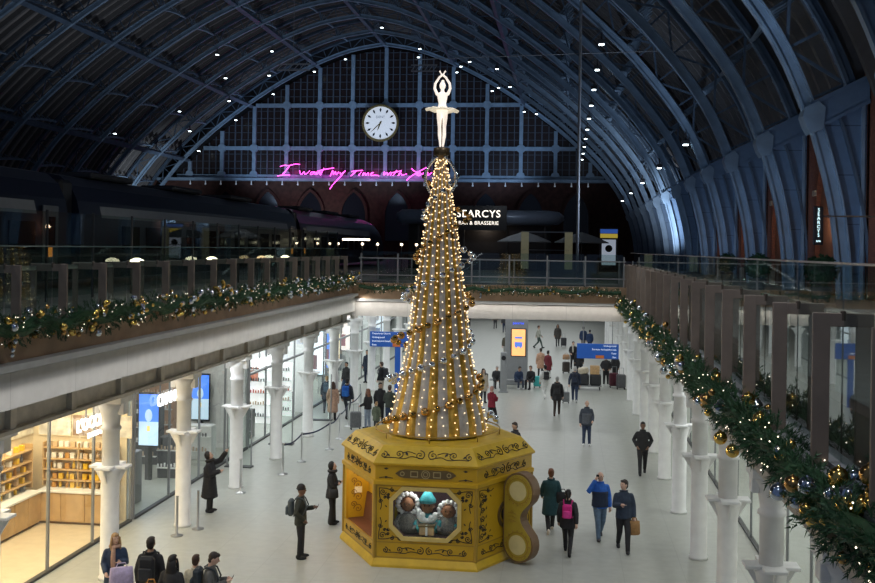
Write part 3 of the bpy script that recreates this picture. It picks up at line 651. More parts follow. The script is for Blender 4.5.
for nm, phi in PHI.items():
    fr = face(phi); o, ax, ay, n = fr
    if nm == 'front':
        W2, H2, cz = 0.78, 0.56, 1.27
        outer = [(-HW, 0.5-1.27), (-HW*.6, 0.2-1.27), (HW*.6, 0.2-1.27), (HW, 0.5-1.27), (HW, 1.6-1.27), (HW*.6, 1.93-1.27), (-HW*.6, 1.93-1.27), (-HW, 1.6-1.27)]
        p = MB().ring(outer, octo(W2, H2, .27), o+ay*cz, ax, ay, -n, 0.06)
        for sx in (-1, 1):
            for z0, z1 in ((0.2, 0.5), (1.93, 1.6)): p.prism([(sx*HW, z0), (sx*HW*.6, z0), (sx*HW, z1)], o, ax, ay, -n, 0.06)
        p.build('window_panel', YEL, kiosk)
        MB().ring(octo(W2+.07, H2+.07, .30), octo(W2-.02, H2-.02, .26), o+ay*cz+n*0.0, ax, ay, n, 0.06).build('octagonal_window_frame', mat('pale_gold_frame', (0.62, 0.47, 0.16), 0.35, 0.2), kiosk)
        MB().prism(octo(W2, H2, .27), o+ay*cz-n*0.02, ax, ay, -n, 0.012).build('window_pane', M['shopglass'], kiosk)
        b = MB()
        for k in range(8):
            q = octo(W2+.02, H2+.02, .28); a, c = q[k], q[(k+1) % 8]
            A = o+ax*a[0]+ay*(cz+a[1])-n*.06; C = o+ax*c[0]+ay*(cz+c[1])-n*.06; b._add([A, C, C-n*.7, A-n*.7], [(0, 1, 2, 3)])
        b.prism(octo(W2+.02, H2+.02, .28), o+ay*cz-n*.76, ax, ay, -n, .02); b.build('display_recess', mat('display_plum', (0.10, 0.05, 0.06), 0.7), kiosk)
    elif nm == 'bench':
        p = MB().box(0, 0, 0, 0, 0, 0); p = MB()
        def slab(x0, x1, z0, z1, d0, d1, q): q.prism([(x0, z0), (x1, z0), (x1, z1), (x0, z1)], o-n*d0, ax, ay, -n, d1-d0)
        slab(-HW, -1.0, .2, 1.93, 0, .06, p); slab(1.0, HW, .2, 1.93, 0, .06, p); slab(-1.0, 1.0, .2, .56, 0, .06, p); slab(-1.0, 1.0, 1.86, 1.93, 0, .06, p); p.build('bench_surround', YEL, kiosk)
        q = MB(); slab(-1.0, 1.0, .2, 1.93, .60, .65, q)
        q._add([o+ax*-1-n*.06+ay*.2, o+ax*-1-n*.62+ay*.2, o+ax*-1-n*.62+ay*1.93, o+ax*-1-n*.06+ay*1.93], [(0, 1, 2, 3)]); q._add([o+ax*1-n*.06+ay*.2, o+ax*1-n*.62+ay*.2, o+ax*1-n*.62+ay*1.93, o+ax*1-n*.06+ay*1.93], [(0, 1, 2, 3)])
        q.build('alcove_lining', YELL, kiosk)
        q = MB(); slab(-1.0, 1.0, .50, .58, .06, .60, q); q.build('bench_seat', BROWN, kiosk)
        q = MB(); q.prism([(.46, .57), (.60, .57), (.60, 1.22), (.55, 1.22)], o+ax*-.98, -n, ay, ax, 1.96); q.build('bench_back', BROWN, kiosk)
        q = MB(); ci = [(.36*math.cos(2*PI*k/24), .40*math.sin(2*PI*k/24)) for k in range(24)]; q.ring(ci, [(x*.84, z*.84) for x, z in ci], o-n*.60+ax*.42+ay*1.5, ax, ay, n, .03); q.build('lit_mirror_ring', mat('lit_ring', (1, 0.85, 0.5), 0.4, 0, (1, 0.74, 0.35), 5), kiosk)
        MB().prism([(x*.84, z*.84) for x, z in ci], o-n*.605+ax*.42+ay*1.5, ax, ay, n, .01).build('mirror', M['chrome'], kiosk)
        b = MB(); fr2 = (o+ax*-0.99-n*.32, n, ay, ax)
        for z in (.8, 1.1, 1.4, 1.7): spiral(b, fr2, 0, z, .11, 1.4, 0, 1); spiral(b, fr2, .12, z+.12, .07, 1.2, PI, -1)
        b.build('alcove_scrollwork', mat('brown_scrollwork', (0.2, 0.11, 0.02), 0.6), kiosk)
        MB().prism([(-.1, -.08), (.1, -.08), (.1, .08), (-.1, .08)], fr2[0]+ay*1.28, n, ay, ax, .012).build('white_plate', M['white'], kiosk)
        lo = KC[0]+(o-n*.3).x, KC[1]+(o-n*.3).y, 1.8
        point('bench_alcove_lamp', lo, 14, (1.0, 0.72, 0.32), 0.08)
    else:
        MB().prism([(-HW, .2), (HW, .2), (HW, 1.93), (-HW, 1.93)], o, ax, ay, -n, .06).build('side_panel', YEL, kiosk)
    # edge trims and ornament
    b = MB()
    for x0, x1, z0, z1 in ((-HW, -HW+.05, .2, 1.93), (HW-.05, HW, .2, 1.93), (-HW, HW, .2, .24), (-HW, HW, .56, .585), (-HW, HW, 1.89, 1.93)):
        if nm == 'bench' and z0 > 1: continue
        b.prism([(x0, z0), (x1, z0), (x1, z1), (x0, z1)], o, ax, ay, n, .008)
    b.build('edge_trim', YELD, kiosk)
    if nm in ('front', 'key', 'bench'):
        b = MB()
        if nm == 'front':
            for sx in (-1, 1):
                corner(b, fr, sx*-1.12, .62, sx, 1, .8); corner(b, fr, sx*-1.12, 1.86, sx, -1, .8)
        if nm == 'key':
            for sx in (-1, 1): corner(b, fr, sx*-1.1, .62, sx, 1, .9); corner(b, fr, sx*-1.1, 1.86, sx, -1, .9)
            for z in (.95, 1.15, 1.35, 1.55): spiral(b, fr, -.95, z, .07, 1.3, 0, 1); leaf(b, fr, -.82, z, .1, 1.0)
        frieze(b, fr, .40, 2.0, .20)
        if nm == 'front': frieze(b, fr, .68, 1.3, .14)
        b.build('scrollwork', INK, kiosk)
        fr3 = (Vector(o)+n*(2.44*math.cos(PI/6)-KR*math.cos(PI/6)-.03), ax, ay, n); b = MB()
        sl = Vector((n.x*.312, n.y*.312, -.36)).normalized(); up = Vector((-n.x*.312, -n.y*.312, .36)).normalized(); nn = ax.cross(up)
        mid = n*(2.30*math.cos(PI/6))+Vector((0, 0, 2.62)); frieze(b, (mid+nn*.004, ax, up, nn), 0, 2.15, .28)
        if nm != 'front': frieze(b, fr3, 2.20, 1.8, .26)
        b.build('roof_scrollwork', INK, kiosk)
        if nm == 'front':
            f0 = fr3[0]+ay*2.2
            MB().prism([(-.72, 0), (-.62, -.07), (-.5, -.1), (.5, -.1), (.62, -.07), (.72, 0), (.62, .07), (.5, .1), (-.5, .1), (-.62, .07)], f0-n*.01, ax, ay, n, .04).build('bronze_plaque', BRZ, kiosk)
            b = MB(); mk = lambda r, k=18: [(r*math.cos(2*PI*i/k), r*math.sin(2*PI*i/k)) for i in range(k)]
            b.ring(mk(.105), mk(.085), f0+n*.03, ax, ay, n, .014); b.ring(mk(.06), mk(.045), f0+n*.03, ax, ay, n, .014)
            for sx in (-1, 1):
                b.ring([(sx*.18, -.07), (sx*.36, -.07), (sx*.36, .07), (sx*.18, .07)], [(sx*.2, -.05), (sx*.34, -.05), (sx*.34, .05), (sx*.2, .05)], f0+n*.03, ax, ay, n, .014)
                b.ring([(sx*.55+x, z) for x, z in mk(.055)], [(sx*.55+x, z) for x, z in mk(.035)], f0+n*.03, ax, ay, n, .014)
            b.build('plaque_relief', mat('pale_bronze', (0.42, 0.33, 0.16), 0.35, 0.4), kiosk)
            b = MB()
            for sx in (-1, 1):
                for zz in (-.1, .1): leaf(b, (f0, ax, ay, n), sx*1.0, zz, .12, PI if sx > 0 else 0); 
                curve2(b, (f0, ax, ay, n), [(sx*.78, -.12), (sx*.95, -.1), (sx*1.1, -.12)])
            b.build('cornice_ornament', INK, kiosk)
# stone-dark vertical corner posts
for k in range(6):
    a = PI/3*k; MB().lathe([(0.05, .2), (0.05, 1.93)], (2.39*math.cos(a), 2.39*math.sin(a), 0), 8).build('corner_moulding', YELD, kiosk)
# toy figures behind the octagonal window
FUR = mat('white_frill', (0.80, 0.80, 0.82), 0.8); TEAL = mat('teal_felt', (0.03, 0.28, 0.33), 0.7); GING = mat('gingerbread_brown', (0.24, 0.10, 0.045), 0.7); GREYF = mat('grey_tweed', (0.16, 0.15, 0.14), 0.8, var=0.5, vscale=40)
def frill(b, c, r, k=14, rr=.07, arc=2*PI, a0=0):
    for i in range(k):
        a = a0+arc*i/k; b.ell((c[0]+r*math.cos(a), c[1], c[2]+r*math.sin(a)), rr, rr*.8, rr, 8, 6)
def doll(x, z, label, body, fr_r, hat=None):
    t = thing('toy_figure', label, 'toy', (KC[0]+x, KC[1]-2.078+.42, 0.74), 0)
    MB().loft([((0, 0, 0), .27, .16), ((0, 0, .12), .28, .17), ((0, 0, .34), .2, .13), ((0, 0, .44), .1, .08)], 12).build('torso', body, t, True)
    b = MB().ell((0, -.02, z), .15, .13, .17, 12, 9); b.ell((0, -.15, z-.01), .03, .03, .03, 6, 5)
    for sx in (-1, 1): b.ell((sx*.15, 0, z), .03, .03, .04, 6, 5)
    b.build('head', GING, t, True)
    b = MB()
    for sx in (-1, 1): b.ell((sx*.055, -.145, z+.04), .016, .012, .02, 6, 5)
    b.build('eyes', INK, t, True)
    if fr_r: b = MB(); frill(b, (0, 0.02, z), fr_r, 15, .065); b.build('frill', FUR, t, True)
    b = MB()
    for sx in (-1, 1): b.tube([(sx*.2, -.02, .34), (sx*.28, -.1, .2), (sx*.18, -.2, .12)], [.06, .055, .05], 8, round_=True)
    b.build('arms', body, t, True)
    if hat: hat(t, z)
    return t
doll(-.48, .64, 'grey tweed toy figure with a white frill behind the kiosk window', GREYF, .24)
def tealcollar(t, z): b = MB(); frill(b, (0, -.08, z-.24), .2, 9, .06, PI, PI); b.build('teal_collar', TEAL, t, True)
doll(.50, .50, 'toy figure with a teal collar and white frill, behind the kiosk window', GREYF, .23, tealcollar)
def beard(t, z):
    b = MB(); frill(b, (0, -.08, z-.16), .20, 11, .075, PI*1.1, PI*.95); frill(b, (0, -.12, z-.22), .11, 7, .07, PI*1.2, PI*.9); b.build('beard', FUR, t, True)
    MB().loft([((0, 0, z+.08), .2, .17), ((0, 0, z+.16), .2, .17), ((0, 0, z+.34), .08, .08), ((.05, 0, z+.44), .03, .03)], 12).build('teal_hat', TEAL, t, True)
doll(.0, .62, 'white-bearded toy figure in a tall teal hat, in the middle of the kiosk window', TEAL, 0, beard)
t = thing('gold_gift_box', 'small gold box with a lid in front of the toy figures in the kiosk window', 'gift', (KC[0]+.02, KC[1]-2.078+.18, .74))
MB().bbox(0, 0, .1, .36, .16, .2, .01).build('box_body', mat('copper_foil', (0.7, 0.45, 0.25), 0.25, 0.7), t); MB().bbox(0, 0, .22, .40, .19, .05, .01).build('box_lid', BRZ, t); MB().bbox(0, -.005, .12, .05, .175, .25, .005).build('ribbon', FUR, t)
area('kiosk_window_light', (KC[0], KC[1]-2.078+.3, 1.8), (KC[0], KC[1]-1.9, 1.1), .9, .15, 6, (1, .95, .9))
# the winding key
fr = face(PHI['key']); o, ax, ay, n = fr
key = thing('winding_key', 'giant yellow wind-up key with two cream discs on the side of the kiosk', 'winding key', (KC[0]+o.x, KC[1]+o.y, 0))
mdir = Vector((n.y, -n.x, 0))
kp = []
for k in range(13): a = math.radians(180+15*k*1.0); kp.append((.46+.42*math.cos(a), .49+.42*math.sin(a))) if k <= 12 else None
kp = [(.46+.42*math.cos(math.radians(a)), .47+.43*math.sin(math.radians(a))) for a in range(180, 400, 15)]
kp += [(.60, .92), (.54, 1.02), (.52, 1.11), (.54, 1.20), (.60, 1.30)]
kp += [(.46+.42*math.cos(math.radians(a)), 1.75+.43*math.sin(math.radians(a))) for a in range(-35, 181, 15)]
kp = [(x-.0, z) for x, z in kp]
T0 = .17
b = MB(); b.prism(kp, n*.02+mdir*(T0-.02), n, ay, -mdir, 2*T0-.04); b.build('key_body', mat('key_brown_edge', (0.17, 0.10, 0.05), 0.5), key)
ins = [(.46+(x-.46)*.90, (z-1.11)*.955+1.11) for x, z in kp]
for s in (1, -1): MB().prism(ins, n*.02+mdir*s*(T0-.02), n, ay, mdir*s, .02).build('key_face', mat('key_olive_gold', (0.40, 0.29, 0.03), 0.42), key)
ci = [(.235*math.cos(2*PI*k/24), .235*math.sin(2*PI*k/24)) for k in range(24)]
for z in (.47, 1.75):
    MB().prism([(x+.46, y+z) for x, y in ci], n*.02+mdir*T0, n, ay, mdir, .014).build('cream_disc', CREAM, key)
    b = MB(); c1 = [(x*1.32+.46, y*1.32+z) for x, y in ci]; c2 = [(x*1.22+.46, y*1.22+z) for x, y in ci]; b.ring(c1, c2, n*.02+mdir*T0, n, ay, mdir, .008)
    for k in range(16): a = 2*PI*k/16; b.ell(n*(.48+.335*math.cos(a))+ay*(z+.335*math.sin(a))+mdir*(T0+.004), .02, .02, .02, 6, 4)
    b.build('disc_ornament', YELD, key)
frk = (n*.02+mdir*T0, n, ay, mdir); b = MB(); 
for zz in (1.02, 1.11, 1.2): curve2(b, frk, [(.2, zz), (.3, zz+.02), (.42, zz-.01)], .008)
for zz in (1.0, 1.22): spiral(b, frk, .3, zz, .04, 1.2, 0, 1, .006)
b.build('key_scrollwork', YELD, key)
b = MB(); b.tube([Vector((0, 0, 1.11))-n*.0, Vector((0, 0, 1.11))+n*.06], .16, 14); b.build('key_shaft', M['black'], key)
MB().ring([(x*1.36, y*1.36) for x, y in ci], [(x*1.02, y*1.02) for x, y in ci], ay*1.11+n*.004, ax, ay, n, .03).build('socket_ring', BRZ, key)

# ------------------------------------------------------------------ Christmas tree
TC = (-3.2, 25.75); TZ = 2.86
TPROF = [(1.19, 0.0), (1.15, .35), (1.05, .75), (0.92, 1.3), (0.78, 2.0), (0.68, 2.85), (0.56, 3.8), (0.44, 4.7), (0.32, 5.55), (0.20, 6.3), (0.10, 6.85), (0.07, 7.0)]
def tr(z):
    for (a, za), (c, zc) in zip(TPROF, TPROF[1:]):
        if za <= z <= zc: return a+(c-a)*(z-za)/(zc-za)
    return TPROF[-1][0]
tree = thing('christmas_tree', 'tall gold and silver fabric Christmas tree cone with strings of fairy lights', 'Christmas tree', (*TC, TZ))
GOLDF = mat('gold_lame', (0.50, 0.30, 0.045), 0.38, 0.55, var=0.35, vscale=5, bump=0.5, bscale=9); SILF = mat('silver_organza', (0.40, 0.375, 0.34), 0.5, 0.2, var=0.2, vscale=5, bump=0.4, bscale=8)
NS = 26; smp = catmull(TPROF, 3)
for k in range(NS):
    a0 = 2*PI*k/NS; b = MB(); vs = []; m = 5
    for r, z in smp:
        for j in range(m+1):
            f = j/m; a = a0+2*PI/NS*f; rr = r*(1+.045*math.sin(PI*f)) ; vs.append((rr*math.cos(a), rr*math.sin(a), z))
    b._add(vs, [(i*(m+1)+j, i*(m+1)+j+1, (i+1)*(m+1)+j+1, (i+1)*(m+1)+j) for i in range(len(smp)-1) for j in range(m)])
    b.build('gold_fabric_panel' if k % 2 else 'silver_fabric_panel', GOLDF if k % 2 else SILF, tree, True)
    b = MB(); z = 0.1; am = a0+PI/NS
    while z < 6.9:
        r = tr(z)*1.05+.03; da = rnd.uniform(-.3, .3)*PI/NS; b.ell((r*math.cos(am+da), r*math.sin(am+da), z), .016, .016, .016, 6, 5); z += rnd.uniform(.13, .21) if k % 2 else rnd.uniform(.17, .27)
    o_ = b.build('light_string', M['bulb'] if k % 2 else M['treebulb'], tree, True); o_['kind'] = 'stuff'
MB().lathe([(.12, 6.95), (.20, 7.0), (.21, 7.18), (.15, 7.2)], n=16).build('top_collar', mat('dark_gold_collar', (0.12, 0.08, 0.04), 0.4, 0.4), tree, True)
b = MB(); b.tube([(1.58*math.cos(2*PI*k/40), 1.58*math.sin(2*PI*k/40), .10) for k in range(40)], .018, 6, closed=True)
for k in range(8): a = 2*PI*k/8; b.lathe([(.014, -.06), (.014, .1)], (1.58*math.cos(a), 1.58*math.sin(a), 0), 6)
b.build('base_hoop', YELD, tree, True)
def chain(label, phase, mats, z0, z1, rb):
    t = thing('bauble_chain', label, 'bauble chain', (*TC, TZ), 0, 'bauble chains winding round the tree'); me = [MB().ell((0, 0, 0), 1, 1, 1, 14, 9).mesh('bauble', M[m], True) for m in mats]
    z = z0; a = phase; cnt = 0; wire = []
    while z < z1 and cnt < 96:
        r = tr(z)+.11+.30*max(0, abs(math.cos(a)))**5*(0.5+0.5*math.sin(z*1.9+phase)); p = Vector((r*math.cos(a), r*math.sin(a), z)); wire.append(p)
        q = link('bauble', me[cnt % len(me)], t); q.location = p; s = rb*(1-.045*z)*(1.0 if cnt % 2 else .82); q.scale = (s, s, s); cnt += 1
        st = .31*(1-.06*z)/max(r, .25); a += st; z += st/(2*PI)*2.1
    MB().tube(wire, .008, 4).build('wire', YELD, t); return t
chain('chain of gold baubles with dark reflections in their colour, spiralling up the tree', -PI*.93, ['reflectgold', 'bronzeb'], .25, 6.6, .108)
chain('chain of silver baubles spiralling up the tree', -PI*.93+PI, ['silver', 'silver'], .3, 6.6, .108)
t = thing('bauble_loop', 'two small looped strings of silver baubles hanging below the dancer', 'bauble loop', (*TC, TZ))
me = MB().ell((0, 0, 0), 1, 1, 1, 10, 7).mesh('bauble', M['silver'], True)
for sx in (-1, 1):
    for k in range(24):
        f = k/23; q = link('bauble', me, t); q.location = (sx*(.1+.30*math.sin(PI*f)**.8), -.10, 6.95-1.05*f); q.scale = (.043,)*3
# glowing dancer on the top
GLOW = mat('glowing_white_figure', (0.95, 0.9, 0.85), 0.5, 0, (1.0, 0.86, 0.74), 0.82, var=0.12, vscale=8)
dn = thing('dancer_figure', 'glowing white ballet dancer figure with raised arms on top of the tree', 'figure', (TC[0], TC[1], TZ+7.2))
b = MB()
for sx in (-1, 1):
    b.tube([(sx*.062, 0, .98), (sx*.072, 0, .75), (sx*.062, -.015, .52), (sx*.06, .02, .32), (sx*.042, 0, .12), (sx*.034, -.02, .03)], [.085, .064, .044, .047, .03, .026], 10, round_=True)
    b.tube([(sx*.14, 0, 1.36), (sx*.20, -.02, 1.50), (sx*.185, -.03, 1.62), (sx*.08, -.04, 1.78), (-sx*.03, -.05, 1.86)], [.042, .036, .034, .028, .022], 8, round_=True)
    for f in range(3): b.tube([(-sx*.03, -.05, 1.86), (-sx*(.05+.012*f), -.05+.012*f, 1.92), (-sx*(.065+.016*f), -.05+.016*f, 1.955-.015*f)], [.012, .010, .008], 6, round_=True)
b.loft([((0, 0, .92), .13, .085), ((0, 0, 1.02), .11, .075), ((0, 0, 1.12), .095, .07), ((0, 0, 1.26), .125, .08), ((0, 0, 1.37), .145, .065), ((0, 0, 1.41), .05, .045), ((0, 0, 1.48), .04, .04)], 14)
b.ell((0, -.01, 1.57), .078, .09, .108, 12, 9); b.ell((0, -.1, 1.565), .014, .02, .02, 6, 5); b.ell((0, .05, 1.69), .045, .045, .04, 8, 6)
link('body', remesh(b, 'body', GLOW, .011, 1), dn)
b = MB(); n_ = 32; vs = []
for r_, z_ in ((.09, 1.0), (.2, 1.0), (.34, .99), (.43, .95), (.43, .935), (.3, .95), (.09, .95)):
    for k in range(n_): a = 2*PI*k/n_; vs.append((r_*math.cos(a), r_*math.sin(a), z_+.018*math.sin(8*a)*(r_/.43)-.05*r_*math.cos(a)))
b._add(vs, [(i*n_+k, i*n_+(k+1) % n_, (i+1)*n_+(k+1) % n_, (i+1)*n_+k) for i in range(6) for k in range(n_)]); b.build('tutu', mat('tutu_gauze', (0.9, 0.85, 0.7), 0.6, 0, (1, 0.84, 0.62), 0.45), dn, True)
# ------------------------------------------------------------------ lamps under the roof ribs
def make_spot():
    t = thing('rib_spotlight', 'small square white spotlight hanging under a roof rib', 'spotlight', (0, 0, 0), 0, 'square spotlights under the roof ribs')
    MB().bbox(0, 0, .16, .46, .46, .26, .03).box(-.05, .05, -.05, .05, .28, .75).build('housing', M['dark'], t); MB().bbox(0, 0, .0, .3, .3, .06, .01).build('lens', M['lamp'], t); return t
sp0 = None
def put_spot(x, y, z):
    global sp0
    if sp0 is None: sp0 = make_spot(); s = sp0
    else: s = dup(sp0)
    s.location = (x, y, z); return s
for i, y in enumerate(RIBY):
    if y > 60:
        put_spot(XC+28.1, y-.3, arch_z(28.1)-.9)
        if i % 2: put_spot(XC+33.2, y-.2, arch_z(33.2)-.8)
for y, dl in ((RIBY[-1], (-27, -21.5, -16, -10, -5.5, 5, 10.5, 15.5, 20)), (RIBY[-2], (-25, -19.5, -14, 6.5, 12, 17, 22)), (RIBY[-3], (-23, -17, -11, 3, 14, 19)), (RIBY[-4], (-27.5, -15.0, 18))):
    for dx in dl: put_spot(XC+dx, y-.3, arch_z(dx)-.9)
spot('near_post_fill', (1.0, -4, 19.5), (1.0, 13, 3), 2200, (0.95, 0.97, 1.0), 60, .8, .3)  # unseen light behind the camera, added to brighten the nearest balustrade posts
for yy in (10, 20, 30, 40):
    spot('rib_spot_light', (1.8, yy, 19.5), (-3.2, yy+6, 0), 1900, (0.95, 0.97, 1.0), 75, .8, .3)
    spot('rib_spot_light_west', (-16, yy, 25), (-5.5, yy+5, 3), 2000, (0.95, 0.97, 1.0), 60, .8, .3)
# lighting gantries
for x, y, z, w in ((-27.6, 100, 25.2, 3.4), (-14.3, 100, 25.0, 2.6)):
    t = thing('lighting_gantry', 'small hanging truss with lamps below the vault, %s' % ('over the train side' if x < -20 else 'just behind the dancer'), 'gantry', (x, y, z))
    b = MB()
    for zz in (0, .6): b.bar((-w/2, 0, zz), (w/2, 0, zz), .12, .12)
    for k in range(6): b.bar((-w/2+w*k/6, 0, 0), (-w/2+w*(k+1)/6, 0, .6), .06, .06)
    b.build('truss', M['grey'], t); b = MB().bar((0, 0, .6), (0, 0, 7), .05, .05); b.build('hanger', M['grey'], t)
tag(MB().lathe([(.075, DZ), (.075, 26.5)], (.55, 55, 0), 10).build('steel_mast', mat('light_grey_mast', (.5, .53, .55), .4), None, True), 'thin grey vertical mast rising from the deck behind the bridge', 'mast')
tag(MB().tube([(-8, 52, 17.2), (.55, 55, 18.0), (9.8, 58, 18.8)], .02, 5).build('stay_cable', M['grey']), 'thin stay cable crossing the shed past the grey mast', 'cable')

# unseen fill lights added to brighten the dark brick wall and bar canopy
for yy in (32.0, 40.9, 49.7, 58.6, 67.4): point('brick_fill', (9.5, yy+.4, 8.6), 14, (1, .70, .46), .15); point('arch_fill', (10.9, yy+.4, 14.6), 30, (1, .74, .52), .15)
point('bar_fill', (-5, 70.5, 11.5), 90, (.85, .92, 1), .3); point('bar_inside_lamp', (-6, 74.9, 9.2), 30, (1, .8, .6), .2)
# ------------------------------------------------------------------ station clock
ck = thing('station_clock', 'big round white station clock with gilt rim hanging on the end screen', 'clock', (-26.8, EY-1.0, 25.3))
def disc(b, r, y, d, n=48, cx=0, cz=0): b.prism([(cx+r*math.cos(2*PI*k/n), cz+r*math.sin(2*PI*k/n)) for k in range(n)], (0, y, 0), (1, 0, 0), (0, 0, 1), (0, -1, 0), d); return b
MB_ = MB(); rr = lambda r, n=48: [(r*math.cos(2*PI*k/n), r*math.sin(2*PI*k/n)) for k in range(n)]
disc(MB(), 2.55, .6, .8).build('case', M['bronze'], ck); MB().ring(rr(2.68), rr(2.36), (0, -.2, 0), (1, 0, 0), (0, 0, 1), (0, -1, 0), .16).build('gilt_rim', mat('gilt', (0.50, 0.38, 0.14), 0.35, 0.7), ck)
b = MB()
for k in range(60): a = 2*PI*k/60; b.ell((2.52*math.cos(a), -.37, 2.52*math.sin(a)), .07, .04, .07, 6, 4)
b.build('rim_beading', mat('gilt_light', (0.62, 0.5, 0.25), 0.3, 0.7), ck)
disc(MB(), 2.38, -.2, .03).build('dial', mat('opal_dial', (0.85, 0.86, 0.88), 0.4, 0, (0.82, 0.90, 1.0), 0.42), ck)
b = MB()
for k in range(12):
    a = PI/2-2*PI*k/12; d = (math.cos(a), math.sin(a)); s = (-d[1], d[0]); L0, L1, w = 1.52, 2.22, .16
    b.prism([(d[0]*L0, d[1]*L0), (d[0]*1.9+s[0]*w, d[1]*1.9+s[1]*w), (d[0]*L1, d[1]*L1), (d[0]*1.9-s[0]*w, d[1]*1.9-s[1]*w)], (0, -.235, 0), (1, 0, 0), (0, 0, 1), (0, -1, 0), .02)
b.build('hour_markers', M['black'], ck)
def hand(ang, L, w, nm, col):
    a = PI/2-math.radians(ang); d = (math.cos(a), math.sin(a)); s = (-d[1], d[0])
    MB().prism([(-d[0]*.3+s[0]*w, -d[1]*.3+s[1]*w), (d[0]*L*.6+s[0]*w*1.1, d[1]*L*.6+s[1]*w*1.1), (d[0]*L, d[1]*L), (d[0]*L*.6-s[0]*w*1.1, d[1]*L*.6-s[1]*w*1.1), (-d[0]*.3-s[0]*w, -d[1]*.3-s[1]*w)], (0, -.27, 0), (1, 0, 0), (0, 0, 1), (0, -1, 0), .03).build(nm, col, ck)
GH = mat('gilt_hand', (0.35, 0.26, 0.10), 0.4, 0.5); hand(226, 2.05, .06, 'minute_hand', GH); hand(201, 1.2, .085, 'hour_hand', GH); disc(MB(), .14, -.29, .04, 16).build('hub', GH, ck)
text('DENT', .5, (0, -.235, .85), (1, 0, 0), (0, 0, 1), mat('grey_letters', (0.35, 0.36, 0.38), 0.6), ck)
# ------------------------------------------------------------------ pink neon handwriting
NEON = mat('pink_neon', (1, 0.2, 0.8), 0.4, 0, (1.0, 0.07, 0.62), 6)
ne = thing('neon_sign', 'pink neon handwriting reading I want my time with You across the end screen', 'neon sign', (-43.0, 143.9, 21.3))
WORDS = {'I': [[(55,80),(75,74),(100,75),(130,68),(155,69)], [(105,74),(85,100),(66,124)], [(40,127),(75,123),(105,123)]],
 'want': [[(155,100),(158,112),(165,119),(178,105),(182,118),(192,114),(207,101)], [(228,106),(215,108),(210,118),(222,117),(232,106),(234,119)], [(241,107),(242,119),(252,108),(258,107),(258,118)], [(279,88),(268,108),(262,121)], [(248,102),(290,92),(330,86)]],
 'my': [[(312,126),(318,112),(324,99),(328,118),(338,104),(342,119),(354,106)], [(362,108),(364,118),(380,106)], [(388,99),(370,122),(345,148),(325,170),(311,191)]],
 'time': [[(420,104),(445,99),(476,97)], [(447,98),(432,112),(417,125)], [(468,106),(455,123)], [(480,108),(475,123),(488,110),(490,122),(504,109),(506,122)], [(515,116),(530,107),(519,112),(520,122),(538,120),(557,123)]],
 'with': [[(585,104),(582,119),(598,107),(602,119),(616,106)], [(622,107),(616,121)], [(647,96),(638,110),(628,122)], [(625,108),(645,104),(668,99)], [(670,97),(662,110),(654,122),(668,110),(674,119),(697,114)]],
 'You': [[(722,87),(732,98),(748,104)], [(798,79),(765,98),(735,115),(712,130),(698,145)], [(760,107),(748,116),(758,121),(770,112),(760,107)], [(780,107),(779,119),(793,112),(802,106),(803,120),(822,106)]]}
NSC = 1.055*143.9/1020/5.147
for w, strokes in WORDS.items():
    b = MB()
    for st in strokes: b.tube([(x*NSC, -.1, -z*NSC) for x, z in catmull(st, 5)], .042, 6, round_=True)
    b.build('neon_word', NEON, ne, True)
for x in (2, 8, 14, 20): point('neon_glow', (-41.9+x, 143.3, 18.2), 60, (1, .1, .6), .5)
